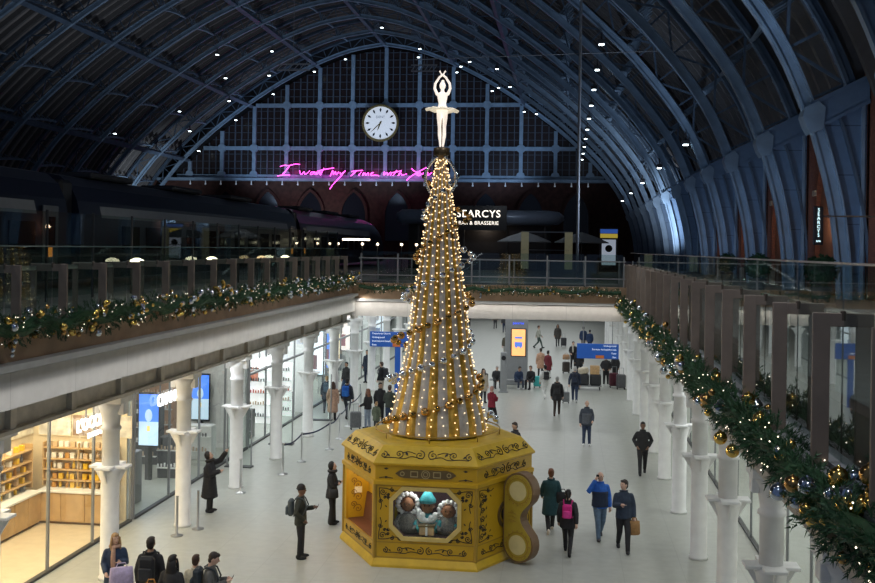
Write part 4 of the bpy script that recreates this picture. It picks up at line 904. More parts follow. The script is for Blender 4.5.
# ------------------------------------------------------------------ trains
NAVY = mat('navy_train_paint', (0.012, 0.016, 0.035), 0.3, var=0.1); STRIPE = mat('silver_stripe', (0.30, 0.30, 0.31), 0.4); TWIN = mat('train_window', (0.01, 0.012, 0.016), 0.08)
def carriage(y0, y1, label, nose=False):
    t = thing('train_carriage', label, 'train', (-16, y0, DZ), 0, None); L = y1-y0
    prof = [(0, .35), (.03, 1.2), (0, 2.4), (-.12, 2.95), (-.35, 3.45), (-.75, 3.78), (-1.45, 3.9), (-2.15, 3.78), (-2.6, 3.4), (-2.85, 2.9), (-2.9, .35)]
    if not nose: MB().prism(prof, (0, 0, 0), (1, 0, 0), (0, 0, 1), (0, 1, 0), L).build('body', NAVY, t)
    else:
        b = MB(); vs = []; st = [(0, 1, 1), (L-9, 1, 1), (L-6, .97, .95), (L-3.5, .88, .82), (L-1.5, .72, .62), (L, .45, .38)]; N = len(prof)
        for yy, sx, sz in st: vs += [(-1.45+(x+1.45)*sx, yy, .35+(z-.35)*sz) for x, z in prof]
        b._add(vs, [(i*N+k, i*N+(k+1) % N, (i+1)*N+(k+1) % N, (i+1)*N+k) for i in range(len(st)-1) for k in range(N)]+[tuple(range(N)), tuple((len(st)-1)*N+k for k in range(N))]); b.build('body', NAVY, t, True)
    e = L-10 if nose else L-2.0
    MB().prism([(.012, 2.42), (-.09, 2.82), (-.13, 2.82), (-.03, 2.42)], (0, 1.6, 0), (1, 0, 0), (0, 0, 1), (0, 1, 0), e-1.6).build('silver_stripe', STRIPE, t)
    for k in range(int((e-2.5)/2.1)):
        y = 3.2+2.1*k; MB().bbox(.015, y+.75, 1.75, .05, 1.5, .85, .02).build('window', TWIN, t)
    DY = L-1.2 if not nose else .85
    d = MB().bbox(.02, DY, 1.55, .06, .95, 2.3, .03); d = d.build('door', mat('door_grey', (0.16, 0.17, 0.18), 0.35), t); MB().bbox(.055, DY, 1.9, .03, .5, .9, .02).build('door_window', TWIN, d)
    MB().bbox(.06, DY-.1, 1.25, .02, .34, .30, .01).build('number_panel', mat('orange_panel', (0.6, 0.2, 0.03), 0.5, 0, (1, .30, .05), .6), t)
    for k in range(3): MB().bbox(-1.45, 4+k*7.5, 3.95, 1.5, 3.5, .22, .06).build('roof_unit', mat('train_roof_grey', (0.03, 0.03, 0.035), 0.6), t)
    if not nose: MB().bbox(-1.45, L+.4, 2.0, 2.4, .8, 3.2, .1).build('gangway', M['black'], t)
    return t
carriage(5.5, 31.2, 'dark navy train carriage nearest the foreground on the upper platform')
carriage(32.0, 59.4, 'dark navy train carriage in the middle of the train on the upper platform')
carriage(60.2, 92, 'leading navy train carriage with a tapering nose, nearest the clock wall', True)
MB_ = None
# platform screen, lamps and clutter of the west deck
t = thing('platform_screen', 'tall clear glass screen between the deck and the train', 'glass screen', (-13.4, 12, DZ))
for k in range(19):
    MB().bbox(0, 2.6*k, 1.2, .06, .06, 2.4, .01).build('post', M['dark'], t)
    if k < 18: MB().box(-.006, .006, 2.6*k+.05, 2.6*k+2.55, .1, 2.36).build('glass_pane', M['glass'], t)
for i, (x, y, c) in enumerate(((-13.0, 29.7, 0), (-13.0, 36.3, 0), (-13.0, 42.5, 1), (-13.0, 46.2, 0))):  # lamps added where lamp reflections shine in the deck glass
    t = thing('reflection_lamp', 'added flat-shaded lamp in place of a reflection in the glass, %s from the foreground' % ORD[i], 'lamp', (x, y, DZ), 0, 'lamps added in place of glass reflections')
    MB().lathe([(.14, 0), (.14, .03), (.02, .05), (.02, .98)], n=10).build('stem', M['dark'], t, True); MB().lathe([(.08, .96), (.21, 1.0), (.20, 1.05), (.07, 1.11)], n=18).build('shade', mat('amber_shade', (1, .7, .4), .5, 0, (1, .62, .32), 1.6) if c else M['warmlamp'], t, True)
def lit_bar(name, label, cx, y, z, w, h):
    t = thing(name, label, 'light', (cx, y, z)); MB().bbox(0, 0, 0, w, .08, h, .02).build('housing', M['dark'], t); MB().bbox(0, -.05, 0, w*.95, .04, h*.8, .01).build('tube', M['warmlamp'], t); return t
lit_bar('strip_lamp', 'long warm strip lamp on the deck in front of the train nose', -14.2, 68, 8.0, 2.0, .16)
for i in range(6):
    t = thing('table_lamp', 'tiny white globe light in the row on the deck before the bar', 'lamp', (-15.0+1.25*i+(.3 if i % 2 else 0), 66+i*.4, DZ), 0, 'globe lights in front of the bar')
    MB().ell((0, 0, 1.75), .09, .09, .09, 8, 6).build('globe', M['warmlamp'], t, True); MB().lathe([(.15, 0), (.15, .03), (.025, .04), (.025, 1.68)], n=8).build('stem', M['dark'], t, True)
# ------------------------------------------------------------------ bar beyond the bridge
DKB = mat('slate_blue_tube', (0.20, 0.25, 0.34), 0.35, 0.2)
br = thing('champagne_bar', 'dark bar pavilion with a long rounded canopy and a lit sign behind the bridge', 'bar', (0, 75, DZ))
b = MB(); b.tube([(-12.6, 0, 3.85), (-12.2, 0, 3.85), (-1.4, 0, 3.85), (-.6, 0, 3.85), (-.25, 0, 3.85)], [.3, .55, .55, .45, .15], 16); b.build('canopy_tube', DKB, br, True)
for x in (-11, -7.6, -4.4, -1.6): MB().bbox(x, .2, 1.7, .14, .14, 3.4, .02).build('post', M['dark'], br)
MB().box(-11.8, -1.2, .6, .7, 0, 3.4).build('back_wall', mat('bar_dark_wall', (0.03, 0.028, 0.03), .6), br); MB().box(-10.8, -2.2, -.4, .1, 0, 1.1).box(-10.9, -2.1, -.5, .15, 1.1, 1.16).build('bar_counter', mat('bar_counter_wood', (0.10, .07, .05), .4), br)
sg = MB().box(-8.4, -4.4, -.62, -.58, 2.9, 4.7).build('sign_board', mat('sign_black', (.02, .02, .022), .5), br)
LET = mat('lit_letters', (1, .95, .85), .4, 0, (1, .90, .78), 1.6)
text('SEARCYS', .74, (-6.45, -.64, 4.08), (1, 0, 0), (0, 0, 1), LET, br, bold=.004, spacing=1.12); text('BAR & BRASSERIE', .37, (-6.45, -.64, 3.42), (1, 0, 0), (0, 0, 1), LET, br, spacing=1.05)
for x in (-3.0, 1.0):
    t = thing('parasol', 'grey parasol on the deck beyond the bridge, %s' % ('beside the bar' if x < 0 else 'beside the information screen'), 'parasol', (x, 72, DZ), 0, 'parasols on the far deck')
    MB().lathe([(.3, 0), (.3, .06), (.035, .08), (.035, 2.7)], n=10).build('pole', M['grey'], t, True); MB().lathe([(1.9, 2.05), (1.9, 2.1), (1.0, 2.5), (.05, 2.8)], n=8).build('canopy', mat('parasol_cloth', (.3, .32, .34), .8), t)
t = thing('information_totem', 'upright information screen with a blue and yellow header on the far deck', 'information screen', (3.0, 75, DZ))
MB().bbox(0, 0, 1.6, 1.35, .22, 3.2, .03).build('case', M['dark'], t)
for zz, c, e in ((2.95, (.04, .12, .5), .5), (2.62, (.8, .6, .08), .4)): MB().box(-.62, .62, -.13, -.11, zz-.15, zz+.15).build('header_panel', mat('header_%d' % int(zz*100), c, .4, 0, c, e), t)
MB().box(-.5, .5, -.13, -.11, .5, 2.35).build('screen', mat('pale_screen', (.8, .85, 1), .3, 0, (.72, .82, 1), .3), t); disc(MB(), .26, -.13, .02, 20, 0, 1.7).build('screen_picture', M['black'], t)
t = thing('shop_banner_frame', 'pale framed menu stand with two tall yellow-white panels on the far deck', 'stand', (-1.2, 66, DZ))
for x in (-1.5, 1.3): MB().bbox(x, 0, 1.5, .5, .08, 2.4, .02).build('panel', mat('banner_cream', (.5, .48, .33), .6, 0, (.8, .75, .45), .08), t)
MB().box(-1.7, 1.5, -.04, .04, 2.65, 2.72).box(-1.7, 1.5, -.04, .04, 1.5, 1.55).build('frame', M['grey'], t)
t = thing('vertical_bar_sign', 'black upright illuminated sign with vertical lettering on the brick wall', 'sign', (7.98, 34, 7.78))
MB().bbox(0, 0, .62, .30, .12, 1.24, .02).build('sign_box', M['black'], t); MB().box(.1, 2.4, -.03, .03, .9, .95).build('wall_bracket', M['dark'], t)
for k, ch in enumerate('SEARCYS'): text(ch, .15, (0, -.07, 1.12-.135*k), (1, 0, 0), (0, 0, 1), mat('cool_letters', (.8, 1, 1), .4, 0, (.65, .95, 1), 1.6), t, ext=.004)
text('BAR', .08, (0, -.07, .12), (1, 0, 0), (0, 0, 1), MATS['cool_letters'], t, ext=.004)
for i, (x, y) in enumerate(((7.2, 47.5), (6.6, 36.6), (6.9, 29.0))):
    t = thing('potted_bush', 'round dark green bush in a pot on the deck, %s from the foreground' % ORD[2-i], 'plant', (x, y, DZ), 0, 'round bushes by the brick wall')
    MB().lathe([(.2, 0), (.3, .65), (.27, .65), (.24, .55)], n=14).build('pot', M['dark'], t, True)
    b = MB(); r2 = random.Random(i)
    for k in range(700):
        d = Vector((r2.gauss(0, 1), r2.gauss(0, 1), r2.gauss(0, 1))).normalized(); p = Vector((0, 0, 1.08))+d*r2.uniform(.34, .47); s = d.cross(Vector((r2.random(), r2.random(), r2.random()))).normalized()*.035; u = d.cross(s)+d*.03
        o_ = len(b.v); b.v += [tuple(p-s), tuple(p+u), tuple(p+s), tuple(p-u)]; b.f.append((o_, o_+1, o_+2, o_+3)); b.mi.append(0)
    b.ell((0, 0, 1.08), .38, .38, .38, 10, 7); b.build('foliage', M['fir'], t)

# ------------------------------------------------------------------ shops along the west arcade
WOOD = mat('light_oak', (.52, .34, .16), .5, var=.15, vscale=3); CRM = mat('shop_cream', (.75, .64, .46), .6); SHW = mat('shop_white', (.8, .8, .8), .5); SFL = mat('shop_pale_floor', (.62, .52, .38), .4)
GX = -11.6
def shopfront(label, y0, y1, step=2.2, z1=4.15):
    t = thing('glass_shopfront', label, 'shopfront', (GX, y0, 0)); n = max(1, round((y1-y0)/step)); s = (y1-y0)/n
    for k in range(n+1):
        MB().bbox(0, s*k, z1/2, .07, .06, z1, .01).build('mullion', M['grey'], t)
        if k < n: MB().box(-.008, .008, s*k+.04, s*(k+1)-.04, .06, z1).build('glass_pane', M['shopglass'], t)
    MB().box(-.06, .06, 0, y1-y0, 0, .06).build('sill', M['dark'], t); (MB().box(-.05, .05, 0, y1-y0, 2.68, 2.76).build('transom', M['grey'], t) if y0 > 30 else None); return t
shopfront('glass front of the warm yellow cosmetics shop nearest the foreground', 13.0, 26.3)
shopfront('glass front of the dark perfume shop with the blue screens', 26.5, 36.4)
shopfront('glass front of the white beauty shop past the blue screens', 36.6, 45.0)
shopfront('glass front of the far shops before the queue', 45.2, 76, 3.1)
for i, (y0, y1) in enumerate(((26.3, 26.5), (36.4, 36.6), (45.0, 45.2), (62, 62.2))): struct(MB().box(-18, GX-.1, y0, y1, 0, 4.34).build('wall_shop_%s' % ORD[i], SHW))
struct(MB().box(-14.6, -14.4, 13, 26.3, 0, 4.34).build('wall_shop_back', CRM)); struct(MB().box(-16.2, -16, 26.5, 76, 0, 4.34).build('wall_shops_far_back', mat('shop_grey_back', (.35, .33, .31), .6)))
struct(MB().box(-14.4, GX-.08, 13, 26.3, 0, .012).build('floor_shop', SFL)); struct(MB().box(-14.4, GX-.1, 26.25, 26.3, 0, 4.34).build('wall_shop_shelving', CRM)); struct(MB().box(-14.4, GX-.1, 26.2, 26.26, 3.05, 3.45).build('trim_15', mat('shop_yellow_band', (.85, .55, .05), .5)))
area('shop_light_warm', (-13, 20.5, 4.25), (-13, 20.5, 0), 2.0, 10, 560, (1, .80, .52)); area('shop_light_perfume', (-13.4, 31.5, 4.25), (-13.4, 31.5, 0), 2.4, 8, 130, (1, .95, .88)); area('shop_light_beauty', (-13.6, 41, 4.25), (-13.6, 41, 0), 2.8, 7, 320, (.95, .98, 1)); area('shop_light_far', (-13.6, 60, 4.25), (-13.6, 60, 0), 2.8, 26, 700, (.95, .98, 1))
# warm shop: cabinets, shelves, posters, products
def shelves(label, x0, x1, y, zs, rot=0, base_label=None):
    t = thing('shelf_unit', label, 'shelving', (x0, y, 0), rot); L = x1-x0
    for z in zs: MB().bbox(L/2, -.16, z, L, .32, .035, .005).build('shelf_board', WOOD, t)
    for x in (0, L/2, L): MB().bbox(x, -.16, (zs[0]+zs[-1])/2, .03, .32, zs[-1]-zs[0]+.3, .005).build('upright', WOOD, t)
    c = thing('base_cabinet', base_label, 'cabinet', (x0, y, 0), rot); n = max(2, int(L/.62))
    MB().bbox(L/2, -.28, .46, L, .54, .76, .01).build('carcass', WOOD, c)
    for k in range(n): MB().bbox(L/n*(k+.5), -.56, .46, L/n-.02, .03, .74, .008).build('door', WOOD, c)
    MB().bbox(L/2, -.3, .88, L, .62, .06, .01).build('worktop', SHW, c); MB().bbox(L/2, -.26, .04, L, .46, .08, .005).build('plinth', mat('plinth_brown', (.2, .12, .07), .6), c)
ZSH = [1.12, 1.40, 1.68, 1.98]
shelves('oak shelves of products on the end wall of the warm yellow shop', -13.9, -11.9, 26.2, ZSH, 0, 'oak base cabinet with a white top along the end wall of the yellow shop')
shelves('oak shelves of products on the long wall of the warm yellow shop', 0, 10.4, 0, ZSH, PI/2, 'oak base cabinet with a white top along the long wall of the yellow shop')
for o in list(COL.objects):
    if o.name.startswith(('shelf_unit.001', 'base_cabinet.001')): o.location = (-14.35, 15.2, 0)
PC = [mat('box_yellow', (.85, .55, .04), .5), mat('box_amber', (.6, .3, .06), .4), mat('box_white', (.85, .82, .75), .5), mat('box_tan', (.62, .45, .27), .5), mat('box_slate', (.18, .2, .25), .5)]
bm_ = {}
def product(kind, mi, loc):
    key = (kind, mi)
    if kind == 'box':
        if key not in bm_: bm_[key] = MB().bbox(0, 0, .075, .12, .10, .15, .006).mesh('product_box', PC[mi])
        o = link('product_box', bm_[key]); tag(o, 'small %s carton on an oak shelf of the yellow shop' % ('yellow', 'amber', 'white', 'tan', 'slate')[mi], 'box', '%s cartons in the yellow shop' % ('yellow', 'amber', 'white', 'tan', 'slate')[mi])
    else:
        if key not in bm_: bm_[key] = MB().lathe([(.04, 0), (.042, .12), (.018, .15), (.018, .17)], n=10).lathe([(.022, .17), (.022, .21)], n=8).mesh('bottle', PC[mi], True)
        o = link('bottle', bm_[key]); tag(o, 'small %s bottle on an oak shelf of the yellow shop' % ('yellow', 'amber', 'white', 'tan', 'slate')[mi], 'bottle', '%s bottles in the yellow shop' % ('yellow', 'amber', 'white', 'tan', 'slate')[mi])
    o.location = loc
r3 = random.Random(11)
for z in [.91]+[q+.018 for q in ZSH]:
    for k in range(11): product(r3.choice(('box', 'box', 'bottle')), r3.choice((0, 0, 0, 1, 2, 3) if z < 1.5 else (1, 2, 2, 3, 3)), (-13.8+.175*k+r3.uniform(-.02, .02), 26.02, z))
    for k in range(22): product(r3.choice(('box', 'box', 'bottle')), r3.choice((0, 0, 1, 2, 3, 4)), (-14.17, 18.6+.32*k+r3.uniform(-.06, .06), z))
for i, (x, w, c) in enumerate(((-13.85, .95, (.80, .74, .66)), (-12.9, .9, (.30, .20, .14)), (-12.05, .8, (.72, .66, .6)))):
    t = thing('frieze_poster', '%s photographic panel above the shelves of the yellow shop' % ('cream', 'grey', 'sandy')[i], 'poster', (x+.1, 26.22, 2.25)); MB().box(-w/2, w/2, 0, .02, 0, .6).build('panel', mat('poster_%d' % i, c, .5, var=.45, vscale=3), t); MB().ring([(-w/2, 0), (w/2, 0), (w/2, .6), (-w/2, .6)], [(-w/2+.02, .02), (w/2-.02, .02), (w/2-.02, .58), (-w/2+.02, .58)], (0, 0, 0), (1, 0, 0), (0, 0, 1), (0, -1, 0), .01).build('edge', CRM, t)
for i in range(4):
    t = thing('wall_panel_picture', 'picture panel on the long wall of the yellow shop, %s from the foreground' % ORD[i], 'poster', (-14.38, 17+2.4*i, 2.3), 0, 'picture panels on the long shop wall'); MB().box(0, .03, 0, 2.0, 0, .75).build('panel', mat('picture_%d' % (i % 2), ((.5, .3, .2), (.75, .65, .55))[i % 2], .5, var=.5, vscale=2), t); MB().box(.03, .04, .6, 1.3, .1, .6).build('picture_shape', SHW, t)
for i in range(5):
    t = thing('pendant_lamp', 'small white pendant lamp in the yellow shop, %s from the foreground' % ORD[i], 'lamp', (-12.9, 17+2.0*i, 3.5), 0, 'pendant lamps in the yellow shop'); MB().lathe([(.18, 0), (.15, .08), (.03, .16)], n=14).build('shade', CRM, t, True); MB().lathe([(.008, .16), (.008, .84)], n=6).build('cord', M['dark'], t)
# shop signs
SIGNW = mat('white_lit_letters', (1, 1, 1), .4, 0, (1, 1, 1), 1.5)
def shop_sign(label, txt, size, y, z, x=GX+.12, sub=None, board=None):
    t = thing('shop_sign', label, 'sign', (x, y, z)); 
    if board: MB().bbox(-.05, 0, 0, .06, board[0], board[1], .01).build('board', board[2], t)
    for yy in (-.6, .6): MB().box(-.06, -.03, yy-.02, yy+.02, .2, 4.36-z).build('hanger', M['grey'], t)
    text(txt, size, (0, 0, .08 if sub else 0), (0, 1, 0), (0, 0, 1), SIGNW, t, bold=.012, ext=.02)
    if sub: text(sub, size*.45, (0, 0, -.22), (0, 1, 0), (0, 0, 1), SIGNW, t, bold=.004)
GLB = mat('grey_sign_glass', (.35, .38, .42), .3)
shop_sign('white lit shop sign of the yellow shop hanging over its glass front', "L'OCCITANE", .40, 24.1, 3.02, sub='EN PROVENCE')
shop_sign('white shop sign over the dark perfume shop beside the first blue screen', 'CHANEL', .46, 28.65, 3.0)
shop_sign('white shop sign over the white beauty shop on the far column', 'CHANEL', .46, 38.2, 3.0)
BLUSC = mat('blue_screen', (.05, .2, .9), .3, 0, (.10, .28, 1.0), .95); PSC = mat('pale_blue_screen', (.6, .8, 1), .3, 0, (.62, .80, 1.0), .65)
for i, (x, y) in enumerate(((-13.1, 31.0), (-13.25, 36.0))):
    t = thing('advert_screen', 'tall blue and white advertising screen in the perfume shop, %s' % ('nearer one' if not i else 'farther one'), 'screen', (x, y, 1.1)); MB().bbox(0, .04, .8, .72, .08, 1.75, .02).build('case', M['black'], t); MB().box(-.32, .32, -.012, 0, .75, 1.62).build('screen', BLUSC, t); MB().box(-.32, .32, -.012, 0, 0, .75).build('lower_screen', PSC, t)
    b = MB(); b.ell((0, -.012, .95), .12, .012, .2, 12, 8); b.box(-.09, .09, -.02, -.01, .4, .75); b.build('screen_bottle', PSC, t); MB().box(-.05, .05, -.03, -.013, .45, .62).build('screen_label', mat('screen_gold', (.9, .7, .2), .4, 0, (1, .7, .2), .7), t); MB().box(-.1, .1, -.02, .1, -1.1, 0).build('leg', M['black'], t)
def display(label, x, y, w, h, d, col, rows, cats, group=None):
    t = thing('display_unit', label, 'display unit', (x, y, 0), 0, group); MB().bbox(0, 0, h/2, w, d, h, .02).build('cabinet', col, t)
    for r in range(rows):
        z = h*(r+.6)/(rows+.3); MB().bbox(0, -d/2-.06, z, w*.94, .14, .025, .004).build('shelf', SHW, t); b = MB()
        for k in range(int(w*.9/.11)): b.lathe([(.03, 0), (.03, .09+.03*((k*7+r) % 3)), (.012, .12)], (-w*.43+.11*k, -d/2-.07, z+.013), 7)
        q = b.build('goods', cats[r % len(cats)], t, True); q['kind'] = 'stuff'
    return t
BEI = mat('goods_beige', (.6, .45, .33), .5); RED = mat('goods_red', (.55, .1, .06), .5); DKG = mat('goods_dark', (.06, .06, .07), .4)
for i, (x, y, w, h, c, cs) in enumerate(((-12.6, 28.2, .8, 1.5, DKG, [BEI, SHW]), (-14.2, 29.6, 1.6, 2.0, BEI, [SHW, BEI, DKG]), (-12.5, 31.6, .9, 1.3, DKG, [SHW, BEI]), (-14.4, 33.4, 1.5, 2.1, DKG, [BEI, SHW]), (-12.6, 34.4, .9, 1.2, SHW, [BEI, DKG]), (-15.0, 36.1, 1.6, 2.4, mat('warm_wall_panel', (.5, .3, .2), .5), [SHW, BEI]))):
    display('%s cosmetics display unit in the perfume shop, %s from the foreground' % ('tall' if h > 1.8 else 'low', ORD[i]), x, y, w, h, .5, c, 4 if h > 1.8 else 2, cs)
LW = mat('lit_white_panel', (.95, .95, .95), .5, 0, (1, 1, 1), .55)
for i, (x, y, w, h, c) in enumerate(((-13.2, 42.0, 1.9, 2.6, LW), (-14.9, 41.0, 1.4, 2.6, LW), (-12.5, 38.6, .9, 1.1, M['dark']), (-13.9, 39.3, 1.0, 1.1, M['dark']), (-12.4, 44.0, 1.0, 2.3, LW))):
    t = display('%s make-up display in the white beauty shop, %s from the foreground' % ('bright tall' if h > 2 else 'low dark', ORD[i]), x, y, w, h, .5, c, 5 if h > 2 else 2, [DKG, BEI, RED, DKG])
    if h > 2.5: MB().box(-.2, .35, -.29, -.26, 1.75, 2.35).build('poster', mat('poster_red', (.7, .2, .12), .5, var=.6, vscale=6), t)
for i, (x, y, c, e) in enumerate(((-12.3, 48.6, (.8, .9, 1), 1.6), (-13.0, 55, (1, .75, .5), .8), (-13.5, 60.5, (1, .8, .75), .9), (-12.4, 66, (.75, .85, 1), .9), (-12.4, 51.5, (.08, .25, .9), .9))):
    t = thing('lit_poster', '%s lit poster panel inside the far shops' % ('round-cornered white', 'orange-tinted', 'pinkish', 'pale blue', 'deep blue')[i], 'poster', (x, y, 1.0)); MB().bbox(0, .05, 1.3, 1.5, .1, 2.3, .05).build('case', M['grey'], t); MB().box(-.68, .68, -.02, 0, .25, 2.35).build('poster_face', mat('lit_poster_%d' % i, c, .4, 0, c, e, var=.4, vscale=4), t); MB().box(-.4, .3, -.03, -.02, .5, 1.2).build('poster_picture', mat('lit_poster_pic_%d' % (i % 2), ((.4, .1, .15), (.1, .2, .5))[i % 2], .5), t)
    MB().box(-.06, .06, 0, .1, -1.0, .2).build('post', M['grey'], t)
# east arcade shops
t = thing('glass_shopfront', 'glass front of the pale shops behind the unlit row of columns', 'shopfront', (4.9, 10, 0))
for k in range(26):
    MB().bbox(0, 2.2*k, 2.1, .06, .06, 4.2, .01).build('mullion', M['grey'], t)
    if k < 25: MB().box(-.008, .008, 2.2*k+.04, 2.2*k+2.16, .06, 4.2).build('glass_pane', M['shopglass'], t)
MB().box(-.06, .06, 0, 55, 0, .06).build('sill', M['dark'], t)
struct(MB().box(8.0, 8.2, 8, 76, 0, 4.34).build('wall_shop_east_back', SHW)); area('shop_light_east', (6.4, 34, 4.25), (6.4, 34, 0), 2, 50, 420, (1, .93, .82))
for i in range(9):
    display('pale shelf display in the shops behind the unlit columns, %s from the foreground' % ORD[i], 6.6+.5*(i % 2), 14+4.3*i, 1.3, 1.9, .5, (SHW, CRM)[i % 2], 3, [BEI, SHW, PC[0]])

# ------------------------------------------------------------------ concourse fittings
BLU = mat('sign_blue', (.012, .07, .30), .4, 0, (.012, .08, .36), .35); WHT = mat('sign_white', (.9, .92, .95), .5, 0, (.9, .95, 1), .55)
def sign(label, x, y, z, w, h, lines, align, post=None, orange=None):
    t = thing('wayfinding_sign', label, 'sign', (x, y, z)); MB().bbox(0, 0, 0, w, .14, h, .015).build('sign_panel', BLU, t); n = len(lines)
    for k, s in enumerate(lines):
        zz = h/2-h*(k+.5)/n; xx = -w/2+.12 if align == 'LEFT' else w/2-.12
        text(s, h/n*.62, (xx, -.075, zz), (1, 0, 0), (0, 0, 1), WHT, t, ext=.003, align=align)
    if orange: MB().box(orange[0], orange[1], -.076, -.07, -h/2+.02, -h/2+h/n*.95).build('orange_patch', mat('sign_orange', (.75, .2, .04), .5), t)
    if post: MB().bbox(post, .05, -z/2-h/4, .28, .12, z-h/2+.0, .01).build('post', BLU, t)
    else:
        for sx in (-1, 1): MB().box(sx*w*.35-.02, sx*w*.35+.02, -.02, .02, h/2, 4.72-z).build('hanger', M['grey'], t)
    return t
sign('blue direction sign on a blue post behind the tree near the queue', -8.95, 52, 2.75, 2.2, .78, ['Departures Church', 'Underground', 'International Hotels Arrivals', 'Exits'], 'LEFT', .35, (.1, .5))
sign('blue hanging direction sign over the busy far concourse', 1.55, 50, 2.62, 2.0, .72, ['Underground', 'Eurostar Arrivals/Arrivals', 'Taxis', 'Exit'], 'RIGHT', None, (-.1, .3))
tt = thing('advert_totem', 'wide grey pillar with an orange and blue advertising screen on the far concourse', 'advert pillar', (-2.7, 56.5, 0))
MB().bbox(0, .2, 2.0, 1.25, .4, 4.0, .02).build('pillar', M['grey'], tt); MB().bbox(.12, -.02, 2.35, .84, .06, 1.55, .02).build('screen_case', M['black'], tt); MB().box(-.25, .49, -.06, -.04, 1.62, 3.08).build('screen', mat('orange_screen', (1, .5, .2), .3, 0, (1, .45, .16), 1.0, var=.15, vscale=2), tt)
b = MB().bbox(.12, -.07, 2.25, .42, .02, .25, .05).bbox(.12, -.07, 2.62, .4, .02, .1, .02); b.ell((0.0, -.07, 2.1), .05, .012, .05, 10, 6); b.ell((.24, -.07, 2.1), .05, .012, .05, 10, 6); b.build('screen_bus', mat('screen_blue', (.1, .2, .6), .3, 0, (.08, .2, .7), .8), tt)
text('pancras', .2, (.1, -.02, 3.42), (1, 0, 0), (0, 0, 1), mat('blue_letters', (.05, .1, .8), .4, 0, (.05, .12, 1), 1.2), tt)
t = thing('help_point', 'slim grey help point post with a round black speaker in front of the advert pillar', 'help point', (-3.2, 53.5, 0)); MB().bbox(0, 0, 1.05, .34, .2, 2.1, .04).build('post', M['grey'], t); disc(MB(), .12, -.1, .03, 18, 0, 1.8).build('speaker', M['black'], t); MB().bbox(0, 0, .02, .5, .4, .04, .01).build('base', M['grey'], t)
# queue barriers
BELT = mat('navy_belt', (.02, .03, .08), .6)
QP = [(-9.7, 29.9), (-9.15, 32.6), (-9.05, 34.6), (-8.6, 36.9), (-8.7, 39.0), (-8.95, 41.8), (-9.0, 44.6), (-9.6, 47.4)]
for i, (x, y) in enumerate(QP):
    t = thing('barrier_post', 'steel queue barrier post with a navy belt, %s along the queue from the foreground' % ORD[i], 'barrier post', (x, y, 0), 0, 'queue barrier posts')
    MB().lathe([(.17, 0), (.17, .02), (.04, .05), (.032, .06), (.032, .98), (.045, .99), (.045, 1.04)], n=14).build('post', M['chrome'], t, True)
    if 1 <= i < len(QP)-1:
        nx, ny = QP[i+1]; dx, dy = nx-x, ny-y; pts = [(dx*f, dy*f, .96-.10*math.sin(PI*f)) for f in [k/8 for k in range(9)]]; b = MB()
        for p, q in zip(pts, pts[1:]): b.bar(p, q, .01, .055)
        b.build('belt', BELT, t)
for i, (x, y) in enumerate(((-9.85, 25.2), (-9.55, 25.9))):
    t = thing('barrier_post', 'short grey bollard post beside the second white column, %s one' % ('nearer', 'farther')[i], 'barrier post', (x, y, 0)); MB().lathe([(.16, 0), (.16, .02), (.035, .04), (.03, 1.0), (.04, 1.02)], n=12).build('post', M['grey'], t, True)
for i, (x, y) in enumerate(((-10.9, 33.4), (-10.6, 37.5), (-10.4, 43.0))):
    t = thing('glass_barrier', 'upright clear glass barrier standing by the shop fronts, %s from the foreground' % ORD[i], 'barrier', (x, y, 0)); MB().box(-.4, .4, -.008, .008, .05, 2.0).build('glass_pane', M['shopglass'], t)
    for sx in (-1, 1): MB().bbox(sx*.42, 0, 1.0, .04, .04, 2.0, .005).build('post', M['grey'], t)
    MB().bbox(0, 0, .02, .95, .3, .04, .01).build('base', M['dark'], t)
# ------------------------------------------------------------------ people
SKIN = [mat('skin_light', (.62, .40, .30), .55), mat('skin_tan', (.45, .27, .18), .55), mat('skin_brown', (.20, .105, .065), .55)]
CL = {}
def cloth(c, r=.8):
    k = tuple(c)
    if k not in CL: CL[k] = mat('cloth_%02d' % len(CL), c, r, var=.18, vscale=14)
    return CL[k]
BLACK = (.016, .016, .019); NAV = (.018, .028, .065); JEAN = (.06, .10, .20); DGREY = (.05, .05, .055)
HAIRC = {'black': (.012, .01, .01), 'brown': (.06, .03, .018), 'dark': (.025, .016, .012), 'blond': (.36, .22, .10), 'grey': (.42, .41, .40), 'auburn': (.16, .06, .03)}
def spherical(b, c, r, n=8, m=6): b.ell(c, r, r, r, n, m)
ARMS = {'down': ((.235, -.03, 1.12), (.245, .05, .88)), 'fwd': ((.23, .08, 1.14), (.21, .25, .96)), 'back': ((.235, -.14, 1.15), (.245, -.19, .92)), 'phone': ((.225, .05, 1.13), (.09, .29, 1.20)),
        'ear': ((.33, .10, 1.23), (.15, .09, 1.53)), 'up': ((.22, .25, 1.46), (.15, .42, 1.70)), 'pocket': ((.29, -.08, 1.14), (.19, .09, .97)), 'cross': ((.23, .06, 1.13), (-.08, .2, 1.17)), 'hold': ((.23, .0, 1.12), (.2, .25, 1.0)), 'lap': ((.22, .06, 1.14), (.1, .3, 1.03)), 'tow': ((.25, -.12, 1.15), (.27, -.28, .92))}
